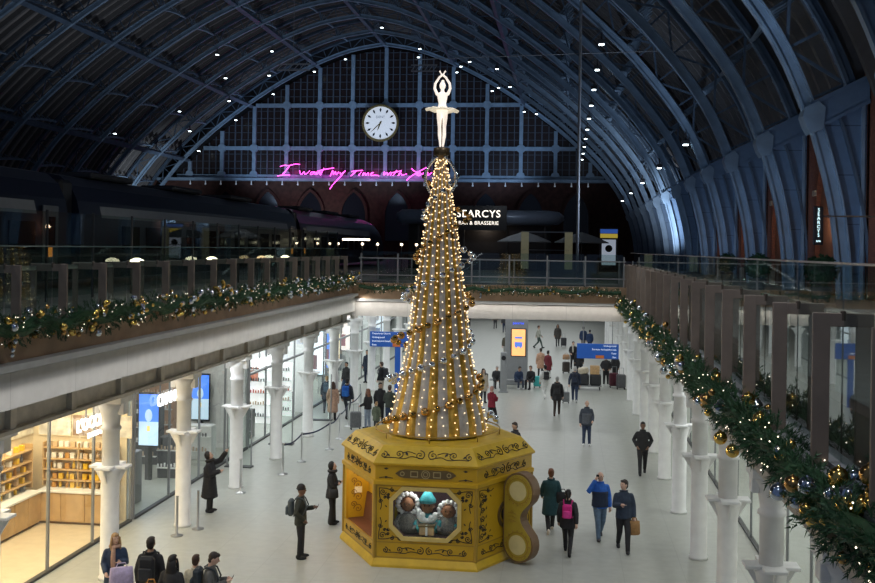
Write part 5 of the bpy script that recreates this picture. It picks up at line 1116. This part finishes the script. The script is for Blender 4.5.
def person(label, x, y, h, H=1.75, skin=0, top='jacket', tc=BLACK, tc2=None, hem=.84, bottom=NAV, shoes=BLACK, hair='short', hc='dark', legs='stand', L='down', R='down', turn=0.0, lean=0.0, far=False, flare=0.0, scarf=None, nod=0.0, group=None):
    vx = .032 if far else .021
    p = thing('person', label, 'person', (x, y, 0), h, group); p.scale = (H/1.75,)*3
    if legs == 'walk': kn = {1: ((.085, .19, .53), (.08, .30, .10)), -1: ((-.085, -.01, .50), (-.085, -.33, .15))}
    elif legs == 'walk2': kn = {-1: ((-.085, .19, .53), (-.08, .30, .10)), 1: ((.085, -.01, .50), (.085, -.33, .15))}
    elif legs == 'sit': kn = {1: ((.12, .42, .94), (.13, .40, .54)), -1: ((-.12, .42, .94), (-.13, .44, .54))}
    else: kn = {1: ((.10, .02, .50), (.11, -.01, .085)), -1: ((-.10, .02, .50), (-.11, .02, .085))}
    dz = -.46 if legs == 'sit' else (-.035 if legs.startswith('walk') else 0)
    cl, sl = math.cos(lean), math.sin(lean)
    def U(q):   # upper body, leaning about the hips
        yy, zz = q[1], q[2]-.92; return (q[0], yy*cl+zz*sl, .92+zz*cl-yy*sl+dz)
    D = lambda q: (q[0], q[1], q[2]+dz)
    ct, st_ = math.cos(turn), math.sin(turn)
    def HD(q):   # head turned and nodding about the neck
        xx, yy, zz = q[0], q[1], q[2]-1.5; yy, zz = yy*math.cos(nod)+zz*math.sin(nod), zz*math.cos(nod)-yy*math.sin(nod)
        return U((xx*ct-yy*st_, xx*st_+yy*ct+.012, zz+1.5))
    def mapped(b, f, s=0):
        for i in range(s, len(b.v)): b.v[i] = f(b.v[i])
        return b
    arm = {}
    for s, k in ((1, R), (-1, L)):
        e, w = ARMS[k]; arm[s] = ((s*.172, -.005, 1.365), (s*e[0], e[1], e[2]), (s*w[0], w[1], w[2]))
    # body: one continuous skin surface
    b = MB(); b.loft([((0, 0, .86), .15, .10), ((0, 0, .95), .16, .112), ((0, 0, 1.08), .135, .10), ((0, 0, 1.27), .165, .115), ((0, 0, 1.37), .15, .09), ((0, 0, 1.45), .07, .065)], 12); b.tube([(0, -.005, 1.42), (0, .005, 1.54)], [.058, .055], 10)
    for s in (1, -1): S_, E_, W_ = arm[s]; b.tube([S_, E_, W_], [.056, .045, .032], 8, round_=True)
    mapped(b, U)
    for s in (1, -1): b.tube([D((s*.085, 0, .90)), D(kn[s][0]), D(kn[s][1])], [.085, .058, .042], 8, round_=True)
    i0 = len(b.v); b.ell((0, 0, 1.635), .076, .096, .108, 14, 10); b.ell((0, .028, 1.575), .058, .066, .065, 10, 7); b.tube([(0, .085, 1.645), (0, .112, 1.615)], [.011, .018], 6, round_=True)
    for s in (1, -1): b.ell((s*.079, -.005, 1.62), .014, .022, .032, 6, 5)
    mapped(b, HD, i0); me = remesh(b, 'body', SKIN[skin], vx if far else .0165, 1)
    # hands: palm, four fingers and a thumb on each
    hb = MB(); hands = {}
    for s in (1, -1):
        S_, E_, W_ = [Vector(q) for q in arm[s]]; d = (W_-E_).normalized(); side = Vector((s, 0, 0))-d*d.x*s
        side = side.normalized() if side.length > .2 else Vector((0, 1, 0)); nr = d.cross(side)
        i0 = len(hb.v); pc = W_+d*.055
        hb.tube([W_, W_+d*.03, W_+d*.09], [.028, .034, .034], 8, round_=True, sq=None)
        for k, (o_, ln) in enumerate(((-.026, .068), (-.009, .078), (.009, .072), (.026, .056))):
            a = W_+d*.09+side*(-o_) if False else W_+d*.085+nr.cross(d)*o_; m1 = a+d*ln*.5; m2 = m1+(d*.7+(-side)*.55).normalized()*ln*.5; hb.tube([a, m1, m2], [.0095, .009, .0075], 5, round_=True)
        t0 = W_+d*.03+nr*.022; hb.tube([t0, t0+(d+nr).normalized()*.035, t0+(d*1.2+nr*.6-side*.3).normalized()*.065], [.011, .010, .008], 5, round_=True)
        mapped(hb, U, i0); hands[s] = Vector(U(tuple(W_+d*.12)))
    hm = hb.mesh('h', SKIN[skin]); bm = bmesh.new(); bm.from_mesh(me); bm.from_mesh(hm); bm.to_mesh(me); bm.free(); bpy.data.meshes.remove(hm)
    me.polygons.foreach_set('use_smooth', [True]*len(me.polygons)); link('body', me, p)
    fb = MB()
    for s in (1, -1): fb.ell((s*.03, .089, 1.648), .013, .008, .008, 6, 5)
    mapped(fb, HD); fb.build('eyes', INK, p, True); fb = MB().ell((0, .090, 1.572), .024, .008, .007, 8, 5); mapped(fb, HD); fb.build('mouth', mat('lips', (.35, .12, .10), .5), p, True)
    # trousers and shoes
    b = MB(); b.loft([(D((0, 0, .80)), .12, .10), (D((0, 0, .92)), .175, .128), (D((0, 0, 1.02)), .158, .118)], 12)
    for s in (1, -1):
        k_, a_ = [Vector(D(q)) for q in kn[s]]; hp = Vector(D((s*.088, 0, .88))); b.tube([hp, hp.lerp(k_, .5), k_, k_.lerp(a_, .55), a_+Vector((0, 0, .0))], [.102, .092, .074, .064+flare*.5, .056+flare], 9, round_=True)
    link('trousers', remesh(b, 'trousers', cloth(bottom), vx, 1), p)
    for s in (1, -1):
        a_ = Vector(D(kn[s][1])); b = MB(); tilt = -.55 if (legs == 'walk' and s < 0) or (legs == 'walk2' and s > 0) else (.18 if legs.startswith('walk') else 0)
        R_ = Matrix.Rotation(tilt, 3, 'X'); zz = -a_.z+.045 if tilt >= 0 else -.05
        b.ell(a_+R_ @ Vector((0, .055, max(zz, -.06))), .047, .135, .045, 10, 7, R_); b.ell(a_+R_ @ Vector((0, -.02, -.02)), .046, .062, .062, 8, 6, R_); b.build('shoe', cloth(shoes), p, True)
    # upper clothing
    ex = {'jacket': .03, 'coat': .032, 'puffer': .05, 'shirt': .018, 'vest': .045}[top]; sr = {'jacket': .022, 'coat': .024, 'puffer': .038, 'shirt': .014, 'vest': .022}[top]
    b = MB(); rings = [((0, 0, min(hem, .92)), .165+ex+(.02 if top == 'coat' else 0), .12+ex), ((0, 0, .98), .158+ex, .115+ex), ((0, 0, 1.09), .145+ex, .108+ex), ((0, 0, 1.27), .168+ex, .118+ex), ((0, -.005, 1.355), .165+ex*.8, .105+ex*.6), ((0, -.005, 1.42), .125+ex*.5, .085+ex*.5), ((0, -.005, 1.47), .065+ex*.4, .065+ex*.4)]
    if top == 'puffer':
        z = min(hem, .92); rings = []; k = 0
        while z < 1.33: rings.append(((0, 0, z), .17+ex+(.016 if k % 2 else -.008), .125+ex+(.016 if k % 2 else -.008))); z += .045; k += 1
        rings += [((0, 0, 1.36), .185, .12), ((0, 0, 1.43), .13, .1), ((0, 0, 1.48), .085, .085)]
    b.loft(rings, 14)
    for s in (1, -1):
        S_, E_, W_ = [Vector(q) for q in arm[s]]; b.tube([S_, S_.lerp(E_, .5), E_, E_.lerp(W_, .95)], [.052+sr*.8, .052+sr, .046+sr, .036+sr], 9, round_=True)
    mapped(b, U)
    if hem < .8:
        rr = []; z = .98; k = 0
        while z > hem: f = (.98-z)/.6; rr.append((D((0, 0, z)), .185+ex*.6+.05*f+(.012 if top == 'puffer' and k % 2 else 0), .14+ex*.6+.075*f+(.05 if legs.startswith('walk') else 0)*f+(.012 if top == 'puffer' and k % 2 else 0))); z -= .045; k += 1
        b.loft(rr[::-1], 14)
    link({'puffer': 'puffer_coat', 'vest': 'jacket'}.get(top, top), remesh(b, top, cloth(tc), vx, 1), p)
    if tc2 is not None:
        b = MB(); e2 = ex+.022; b.loft([((0, 0, .86), .17+e2, .125+e2), ((0, 0, .99), .162+e2, .12+e2), ((0, 0, 1.09), .15+e2, .112+e2), ((0, 0, 1.26), .168+e2, .12+e2)], 14); mapped(b, U); link('body_panel', remesh(b, 'body_panel', cloth(tc2), vx, 1), p)
    if top != 'shirt' and not far:
        b = MB(); b.tube([(.085*math.cos(2*PI*k/14), -.008+.078*math.sin(2*PI*k/14), 1.475+.012*math.sin(2*PI*k/14)) for k in range(14)], .022, 7, closed=True); mapped(b, U); b.build('collar', cloth(tc), p, True)
    if scarf:
        b = MB(); b.tube([(.095*math.cos(2*PI*k/14), .085*math.sin(2*PI*k/14), 1.48) for k in range(14)], .04, 8, closed=True); b.tube([(.04, .11, 1.46), (.05, .155, 1.3), (.05, .16, 1.1)], [.04, .05, .05], 8, round_=True); mapped(b, U); b.build('scarf', cloth(scarf), p, True)
    if hair != 'bald':
        hmcol = cloth(HAIRC[hc] if isinstance(hc, str) else hc, .6); b = MB()
        if hair in ('short', 'long', 'bun', 'tail'):
            b.ell((0, -.022, 1.658), .084, .098, .100, 14, 10); b.ell((0, .035, 1.715), .066, .058, .034, 10, 7); b.ell((0, -.055, 1.60), .074, .052, .08, 10, 7)
            if hair == 'long': b.loft([((0, -.06, 1.30), .10, .04), ((0, -.07, 1.42), .115, .055), ((0, -.055, 1.54), .10, .07), ((0, -.03, 1.66), .085, .085)], 12); [b.tube([(s*.08, .03, 1.66), (s*.092, .03, 1.55), (s*.09, .05, 1.42)], [.02, .03, .025], 7, round_=True) for s in (1, -1)]
            if hair == 'bun': b.ell((0, -.12, 1.70), .05, .045, .05, 10, 7)
            if hair == 'tail': b.tube([(0, -.11, 1.68), (0, -.15, 1.6), (0, -.14, 1.45)], [.03, .035, .015], 8, round_=True)
            nm = 'hair'
        elif hair == 'beanie': b.ell((0, -.012, 1.69), .09, .106, .10, 14, 9); b.tube([(.085*math.cos(2*PI*k/16), -.01+.102*math.sin(2*PI*k/16), 1.668) for k in range(16)], .017, 6, closed=True); nm = 'beanie'
        elif hair == 'hood': b.ell((0, -.04, 1.645), .105, .10, .13, 14, 10); b.tube([(.10*math.cos(2*PI*k/14), -.01+.1*math.sin(2*PI*k/14), 1.50) for k in range(14)], .045, 8, closed=True); nm = 'hood'
        mapped(b, HD); b.build(nm, hmcol, p, True)
    sc = H/1.75; mt = Matrix.Translation((x, y, 0)) @ Matrix.Rotation(h, 4, 'Z') @ Matrix.Scale(sc, 4)
    return dict(o=p, m=mt, hand={s: mt @ hands[s] for s in hands}, U=U, h=h, sc=sc, x=x, y=y, dz=dz, lean=lean)
def backpack(P, label, c, c2=None, small=1.0, group=None):
    t = thing('backpack', label, 'backpack', (P['x'], P['y'], 0), P['h'], group); t.scale = (P['sc'],)*3
    def bb(b, f=P['U']):
        b.v = [f(q) for q in b.v]; return b
    z = 1.22; w, d, hh = .31*small, .16*small, .46*small
    bb(MB().bbox(0, -.165-d/2, z, w, d, hh, .05)).build('main_compartment', cloth(c), t); bb(MB().bbox(0, -.165-d-.025, z-.08*small, w*.8, .06, hh*.5, .02)).build('front_pocket', cloth(c2 or tuple(min(1, q*1.35) for q in c)), t)
    for s in (1, -1): bb(MB().tube([(s*.1, -.15, z+.2*small), (s*.115, -.06, 1.485), (s*.125, .09, 1.43), (s*.135, .165, 1.26), (s*.16, .06, 1.06), (s*.12, -.16, z-.18)], .017, 6)).build('strap', cloth(c), t, True)
    return t
def phone(P, s, label):
    q = P['hand'][s]; o = MB().bbox(0, 0, 0, .075, .012, .15, .006).build('phone', M['black']); o.location = q; o.rotation_euler = (-.5, 0, P['h']); return tag(o, label, 'phone')
def suitcase(label, x, y, h, c, s=1.0, handle=True, group=None):
    t = thing('suitcase', label, 'suitcase', (x, y, 0), h, group); t.scale = (s,)*3
    MB().bbox(0, 0, .40, .44, .26, .62, .05).build('shell', cloth(c, .45), t)
    b = MB()
    for k in range(5): b.bbox(-.16+.08*k, 0, .40, .02, .275, .56, .006)
    b.build('ribs', cloth(c, .45), t)
    for sx in (-1, 1):
        for sy in (-1, 1): MB().ell((sx*.17, sy*.09, .045), .025, .045, .045, 8, 6).build('wheel', M['black'], t, True)
    if handle: b = MB(); b.tube([(-.1, -.1, .7), (-.1, -.1, 1.02), (.1, -.1, 1.02), (.1, -.1, .7)], .012, 6); b.build('handle', M['grey'], t)
    return t
def tote(label, q, h, c, w=.36, hh=.32, name='tote_bag', depth=.13):
    t = thing(name, label, 'bag', tuple(q), h); b = MB(); b.loft([((0, 0, -.10-hh), w*.46, depth*.45), ((0, 0, -.10-hh*.9), w*.52, depth*.55), ((0, 0, -.10-hh*.4), w*.5, depth*.5), ((0, 0, -.10), w*.46, depth*.3)], 12); b.build('bag_body', cloth(c), t, True)
    for s in (1, -1): MB().tube([(-w*.25, s*.03, -.12), (-w*.15, s*.012, -.02), (w*.15, s*.012, -.02), (w*.25, s*.03, -.12)], .009, 5).build('handle', cloth(c), t)
    return t
A, C_, E_, W_ = 0.0, PI, -PI/2, PI/2      # facing away, towards the camera, towards the key side, towards the shops
# --- foreground, cut by the picture edge
q = person('blond woman in a navy coat and beige scarf beside the nearest full white column', -8.95, 19.6, C_+.5, 1.66, 0, 'coat', (.025, .045, .09), hem=.6, bottom=NAV, hair='long', hc='blond', L='phone', R='hold', scarf=(.45, .28, .20), turn=.2)
tote('lilac shopping bag carried by the blond woman in the beige scarf', q['hand'][-1]+Vector((.12, -.1, .05)), C_+.5, (.50, .42, .62), .46, .40)
q = person('man in a black coat seen from behind with a black backpack at the bottom edge', -7.95, 19.0, A+.1, 1.80, 1, 'jacket', BLACK, hair='short', hc='dark', L='down', R='down')
backpack(q, 'black backpack on the man beside the blond woman', (.022, .024, .028), (.03, .033, .04))
q = person('woman with long black hair in a black jacket, between two backpackers at the bottom edge', -7.25, 18.35, A-.15, 1.68, 1, 'jacket', (.03, .03, .032), hair='long', hc='black')
tote('tan shoulder bag beside the long-haired woman', Vector((-7.62, 18.25, 1.25)), .2, (.55, .26, .06), .34, .26, 'shoulder_bag')
person('person in a cream coat half hidden behind the long-haired woman', -6.98, 18.85, A, 1.55, 0, 'coat', (.55, .52, .42), hem=.6, hair='short', hc='brown')
q = person('man in a grey knit jacket looking down at his phone at the bottom edge', -6.55, 18.5, E_+.15, 1.73, 0, 'jacket', (.10, .10, .095), hair='short', hc='dark', L='phone', R='phone', nod=.35)
backpack(q, 'dark backpack on the man looking at his phone at the bottom edge', (.03, .04, .05)); phone(q, -1, 'phone held by the man in the grey knit jacket')
# --- around the kiosk
q = person('woman in an ankle-length black puffer coat raising her phone beside the shop fronts', -9.85, 27.6, E_+.1, 1.70, 0, 'puffer', BLACK, hem=.40, bottom=BLACK, hair='hood', hc='black', L='up', R='phone', nod=-.25)
phone(q, -1, 'phone raised by the woman in the long black puffer coat')
q = person('man in a dark olive jacket and black beanie looking across at the kiosk', -6.25, 23.9, E_+.12, 1.76, 2, 'jacket', (.028, .032, .024), hem=.80, bottom=BLACK, shoes=(.02, .02, .02), hair='beanie', hc='black', L='phone', R='pocket')
backpack(q, 'grey backpack on the man in the black beanie', (.07, .085, .09), None, .85); phone(q, -1, 'phone held by the man in the black beanie')
q = person('woman in a black headscarf and black suit with folded arms facing the kiosk bench', -6.2, 27.0, E_+.05, 1.68, 0, 'coat', BLACK, hem=.74, bottom=BLACK, hair='hood', hc='black', L='cross', R='cross', flare=.035)
tote('black handbag at the side of the woman in the black headscarf', Vector((-6.1, 26.75, 1.1)), 0, BLACK, .26, .22, 'handbag')
q = person('woman in a dark teal knee-length coat walking away past the wind-up key', -.33, 27.3, A+.12, 1.72, 0, 'coat', (.012, .055, .065), hem=.50, bottom=BLACK, shoes=(.62, .55, .48), hair='bun', hc='auburn', legs='walk', L='fwd', R='down')
tote('black shoulder bag of the woman in the teal coat', Vector((-.02, 27.25, 1.18)), .2, BLACK, .34, .28, 'shoulder_bag')
q = person('person in black with a bright pink backpack walking away near the key', .12, 25.4, A-.1, 1.62, 0, 'jacket', (.02, .02, .024), hem=.72, bottom=BLACK, hair='tail', hc='black', legs='walk2', L='down', R='back')
backpack(q, 'bright pink backpack on the person in black near the key', (.62, .02, .22), (.70, .05, .30), .8)
q = person('bald man in a bright blue jacket with navy front talking on his phone', .95, 26.9, C_+.15, 1.78, 0, 'jacket', (.02, .12, .50), (.018, .03, .065), hem=.82, bottom=(.10, .16, .24), shoes=(.06, .06, .07), hair='bald', legs='walk', L='down', R='ear', turn=.4)
phone(q, 1, 'phone at the ear of the bald man in blue')
q = person('dark-haired man in a navy jacket and black trousers carrying a brown bag', 1.50, 25.9, C_+.05, 1.82, 0, 'jacket', (.025, .04, .07), hem=.82, bottom=BLACK, hair='short', hc='dark', legs='walk2', L='down', R='phone', turn=-.9)
tote('brown leather bag carried by the man in the navy jacket', q['hand'][-1]+Vector((0, 0, .12)), .3, (.30, .16, .06), .30, .34, 'leather_bag', .16)
person('man in an open black jacket walking alone beside the unlit columns', 2.62, 34.9, C_-.05, 1.80, 2, 'jacket', (.022, .022, .024), hem=.80, bottom=(.02, .02, .022), hair='short', hc='black', legs='walk', L='pocket', R='pocket')
person('bald man in a dark checked jacket and jeans with white shoes', .85, 39.6, C_+.05, 1.74, 0, 'jacket', (.04, .05, .07), (.10, .11, .13), hem=.78, bottom=(.03, .045, .09), shoes=(.7, .7, .7), hair='bald', legs='stand', L='hold', R='down')
person('dark-suited man half hidden behind the kiosk roof', -1.62, 34.2, C_-.9, 1.72, 1, 'jacket', BLACK, hair='short', hc='dark', nod=.2)
person('woman in a dark red jacket walking past the tree', -3.1, 43.6, E_+1.0, 1.66, 0, 'jacket', (.22, .012, .03), hem=.80, bottom=BLACK, shoes=(.6, .6, .6), hair='short', hc=(.45, .25, .2), legs='walk', R='phone', L='fwd')
person('woman with long dark hair in a beige coat partly hidden by the tree garland', -3.95, 49.5, C_+.6, 1.68, 0, 'coat', (.42, .36, .29), hem=.6, bottom=DGREY, hair='long', hc='dark')
q = person('grey-haired man in a baggy black coat walking away on the far concourse', -.35, 46.6, A-.05, 1.80, 0, 'coat', (.024, .024, .028), hem=.70, bottom=(.05, .035, .03), shoes=(.08, .04, .03), hair='short', hc='grey', legs='walk', L='down', R='down')
backpack(q, 'black rucksack on the grey-haired man', (.03, .03, .034))
q = person('man in a navy jacket pulling a small case away down the concourse', .48, 50.8, A, 1.80, 0, 'jacket', (.02, .03, .06), hem=.80, bottom=(.03, .05, .11), shoes=(.5, .5, .5), hair='short', hc='grey', legs='walk2', L='tow', R='down')
backpack(q, 'dark blue backpack on the man pulling a small case', (.014, .02, .04)); suitcase('small grey case pulled by the man in the navy jacket', .05, 50.3, .1, (.16, .17, .18), .8)
q = person('person in white clothes with a black bag walking beside the seated travellers', -1.0, 51.8, A+.3, 1.72, 1, 'jacket', (.62, .62, .60), hem=.82, bottom=(.72, .72, .70), shoes=(.7, .7, .7), hair='short', hc='black', legs='walk', R='fwd', L='down', far=True)
backpack(q, 'black bag on the back of the person in white', (.02, .02, .022), None, .9)
# --- far concourse
FD = dict(far=True)
t = thing('steel_bench', 'grey bench in front of the advert pillar', 'bench', (-2.85, 57.4-2.2, 0)); MB().bbox(0, 0, .43, 2.4, .5, .06, .02).build('seat', M['grey'], t)
for sx in (-1, 1): MB().bbox(sx*.95, 0, .2, .08, .4, .4, .01).build('leg', M['grey'], t)
person('seated traveller in a blue jacket on the bench, leaning forward', -2.55, 55.1, C_+.5, 1.74, 1, 'jacket', (.025, .045, .10), bottom=(.04, .05, .08), shoes=(.6, .6, .6), hair='short', hc='dark', legs='sit', L='lap', R='lap', lean=.4, **FD)
person('seated traveller in a black coat on the bench, at its key side end', -1.78, 55.2, C_-.5, 1.72, 0, 'jacket', BLACK, bottom=BLACK, hair='short', hc='brown', legs='sit', L='lap', R='lap', lean=.2, **FD)
person('seated traveller in dark clothes on the bench, half behind the help point', -3.7, 55.1, C_+.3, 1.7, 0, 'jacket', (.03, .03, .035), bottom=(.03, .03, .03), hair='short', hc='grey', legs='sit', L='lap', R='lap', lean=.3, **FD)
suitcase('turquoise suitcase standing beside the bench', -1.5, 55.6, .2, (.05, .45, .45), .9, False); suitcase('black suitcase standing at the shop side of the bench', -4.4, 55.6, -.3, (.025, .025, .03), 1.0, False)
person('person in a peach coat standing behind the bench', -1.45, 60.6, A+.3, 1.68, 0, 'coat', (.55, .33, .22), hem=.5, bottom=BLACK, hair='short', hc='dark', R='hold', **FD)
person('person in a maroon coat standing beside the peach coat', -1.0, 59.9, A-.6, 1.62, 1, 'coat', (.16, .02, .03), hem=.5, bottom=BLACK, hair='short', hc='black', **FD)
person('person in a brown jacket standing at the edge of the advert pillar', -4.05, 70, C_, 1.75, 0, 'jacket', (.08, .07, .05), bottom=(.3, .29, .27), hair='short', hc='brown', **FD)
person('person in a pale jacket walking behind the advert pillar', -2.05, 78, E_, 1.76, 0, 'jacket', (.38, .38, .33), bottom=(.06, .09, .08), hair='short', hc='brown', legs='walk', R='fwd', L='back', **FD)
person('person in dark brown clothes wheeling a case in the far distance', -.62, 80, C_, 1.75, 1, 'coat', (.05, .045, .04), hem=.6, bottom=DGREY, hair='long', hc='dark', legs='walk', **FD)
suitcase('dark case beside the person in brown in the far distance', -.15, 79.6, 0, (.04, .04, .045), 1.0, True)
person('taller of the pair in navy coats walking away in the distance', 1.32, 77.5, A, 1.80, 0, 'jacket', (.02, .04, .10), bottom=(.25, .22, .2), hair='short', hc='dark', legs='walk', hem=.75, **FD)
person('shorter of the pair in navy coats walking away in the distance', 1.78, 76.8, A, 1.62, 0, 'jacket', (.02, .045, .12), bottom=NAV, hair='short', hc='black', legs='walk2', hem=.75, **FD)
person('person in black and cream with luggage behind the hanging sign', .48, 65, C_+.2, 1.74, 0, 'jacket', (.02, .02, .022), bottom=BLACK, hair='short', hc='black', R='hold', scarf=(.5, .45, .4), **FD)
person('person in black walking away just beyond the hanging sign', .82, 61.5, A, 1.74, 1, 'coat', BLACK, hem=.6, bottom=BLACK, hair='long', hc='black', legs='walk', **FD)
suitcase('dark suitcase of the travellers behind the hanging sign', .05, 62.5, .3, (.05, .04, .035), 1.0, True); tote('tan holdall lying on the dark suitcase', Vector((.05, 62.5, 1.25)), .3, (.45, .26, .14), .45, .30, 'holdall', .2)
person('person in black trousers walking under the hanging sign', 2.25, 57.4, C_, 1.70, 1, 'jacket', (.02, .02, .024), bottom=BLACK, shoes=(.7, .7, .7), hair='short', hc='black', R='pocket', L='pocket', **FD)
person('traveller in dark clothes with two cases near the far columns', 3.05-.25, 58.6, A+.4, 1.72, 1, 'jacket', (.03, .03, .035), bottom=BLACK, hair='short', hc='black', **FD)
suitcase('maroon suitcase by the far columns', 2.65, 56.6, .1, (.09, .015, .03), 1.15, True); suitcase('grey suitcase by the far columns', 3.0, 56.0, .1, (.09, .09, .10), 1.15, True)
t = thing('luggage_trolley', 'luggage trolley loaded with boxes and black bags below the hanging sign', 'trolley', (1.3, 55.6, 0)); MB().bbox(0, 0, .22, 1.3, .8, .05, .02).build('platform', M['grey'], t); b = MB().tube([(-.62, .38, .22), (-.62, .42, 1.0), (.62, .42, 1.0), (.62, .38, .22)], .02, 6); b.build('push_bar', M['grey'], t)
for sx in (-1, 1):
    for sy in (-1, 1): MB().ell((sx*.55, sy*.32, .09), .035, .09, .09, 10, 7).build('wheel', M['black'], t, True)
for sx in (-1, 1): o = MB().bbox(0, 0, .3, .6, .6, .6, .08).build('duffel_bag', cloth((.03, .032, .035))); o.location = (1.3+sx*.32, 55.55, .245); tag(o, 'black duffel bag on the luggage trolley, %s half' % ('shop side' if sx < 0 else 'column side'), 'bag')
o = MB().bbox(0, 0, .22, .5, .45, .44, .01).build('cardboard_box', cloth((.52, .33, .16))); o.location = (1.58, 55.55, .85); tag(o, 'cardboard box on top of the luggage trolley', 'box')
o = MB().bbox(0, 0, .17, .5, .4, .34, .06).build('plastic_bag', cloth((.55, .48, .36), .4)); o.location = (1.0, 55.55, .85); o.rotation_euler = (0, -.2, .3); tag(o, 'crumpled pale bag on top of the luggage trolley', 'bag')
for i, (x, y, c, c2) in enumerate(((-8.8, 111, DGREY, BLACK), (-7.6, 112, BLACK, BLACK), (-9.3, 98, NAV, BLACK), (-6.6, 96, (.2, .18, .15), DGREY), (-5.5, 92, DGREY, NAV))):
    person('distant walker in %s far down the concourse behind the tree' % ('grey', 'black', 'navy', 'light brown', 'grey and navy')[i], x, y, A if i % 2 else C_, 1.75, i % 3, 'jacket', c, bottom=c2, hair='short', hc='dark', legs='walk', **FD)
# --- queue by the shops
q = person('woman in a navy coat with a blue-grey shoulder bag in the queue', -10.7, 45.2, A+.2, 1.68, 0, 'coat', (.025, .035, .06), hem=.62, bottom=(.03, .035, .05), hair='short', hc='blond', legs='walk', R='down')
backpack(q, 'blue-grey backpack on the woman in the navy coat', (.06, .10, .15), None, .95)
person('person in a long camel coat in the queue behind a white column', -9.95, 43.2, A+.1, 1.66, 0, 'coat', (.45, .28, .20), hem=.35, bottom=BLACK, hair='long', hc='brown')
q = person('man in dark clothes with a bright blue backpack in the queue', -9.45, 43.8, A-.1, 1.78, 1, 'jacket', (.03, .035, .05), bottom=(.05, .055, .07), hair='short', hc='black', legs='walk2')
backpack(q, 'bright blue backpack on the man in the queue', (.01, .10, .45), (.02, .14, .5))
person('tall man in black standing inside the far shop doorway', -12.2, 53, A+.5, 1.85, 0, 'jacket', BLACK, bottom=BLACK, hair='short', hc='black')
person('man in black walking beside the tall man at the shop doorway', -10.95, 50.5, C_-.5, 1.72, 1, 'jacket', (.03, .03, .03), bottom=(.03, .06, .12), hair='short', hc='black', legs='walk')
person('man in a long navy coat standing against a white column past the queue', -10.85, 55.4, C_-.5, 1.82, 1, 'coat', (.02, .03, .055), hem=.60, bottom=NAV, hair='short', hc='black')
q = person('man in a dark jacket and beige trousers near the blue direction sign', -9.1, 50.2, W_-.4, 1.78, 0, 'jacket', (.02, .022, .028), bottom=(.42, .36, .30), shoes=(.3, .2, .1), hair='short', hc='brown')
backpack(q, 'dark backpack on the man in beige trousers', (.02, .022, .03))
person('woman in a black jacket and pale jeans holding a suitcase beside the kiosk', -8.05, 41.4, W_-.5, 1.66, 0, 'jacket', (.02, .02, .022), hem=.86, bottom=(.30, .36, .45), hair='long', hc='auburn', R='hold', L='hold')
suitcase('grey suitcase held by the woman in pale jeans', -8.5, 41.1, .3, (.14, .15, .16), 1.05)
person('man in black standing behind the woman in pale jeans', -7.8, 42.8, C_+.5, 1.74, 1, 'jacket', (.018, .018, .022), bottom=BLACK, hair='short', hc='dark')
person('child in a green coat standing with the family beside the kiosk', -7.62, 41.0, A-.3, 1.20, 0, 'coat', (.10, .12, .08), hem=.6, bottom=DGREY, hair='short', hc='blond')
person('man in a green jacket and blue jeans seen from behind beside the tree', -7.25, 42.0, A-.1, 1.76, 0, 'jacket', (.045, .055, .045), hem=.82, bottom=(.035, .06, .13), hair='short', hc='brown', L='hold', R='hold')
person('person in a dark coat mostly hidden by the tree skirt', -7.3, 46.2, C_, 1.70, 0, 'coat', (.06, .05, .06), hem=.6, bottom=BLACK, hair='short', hc='dark')
bpy.data.scenes.remove(TMP)
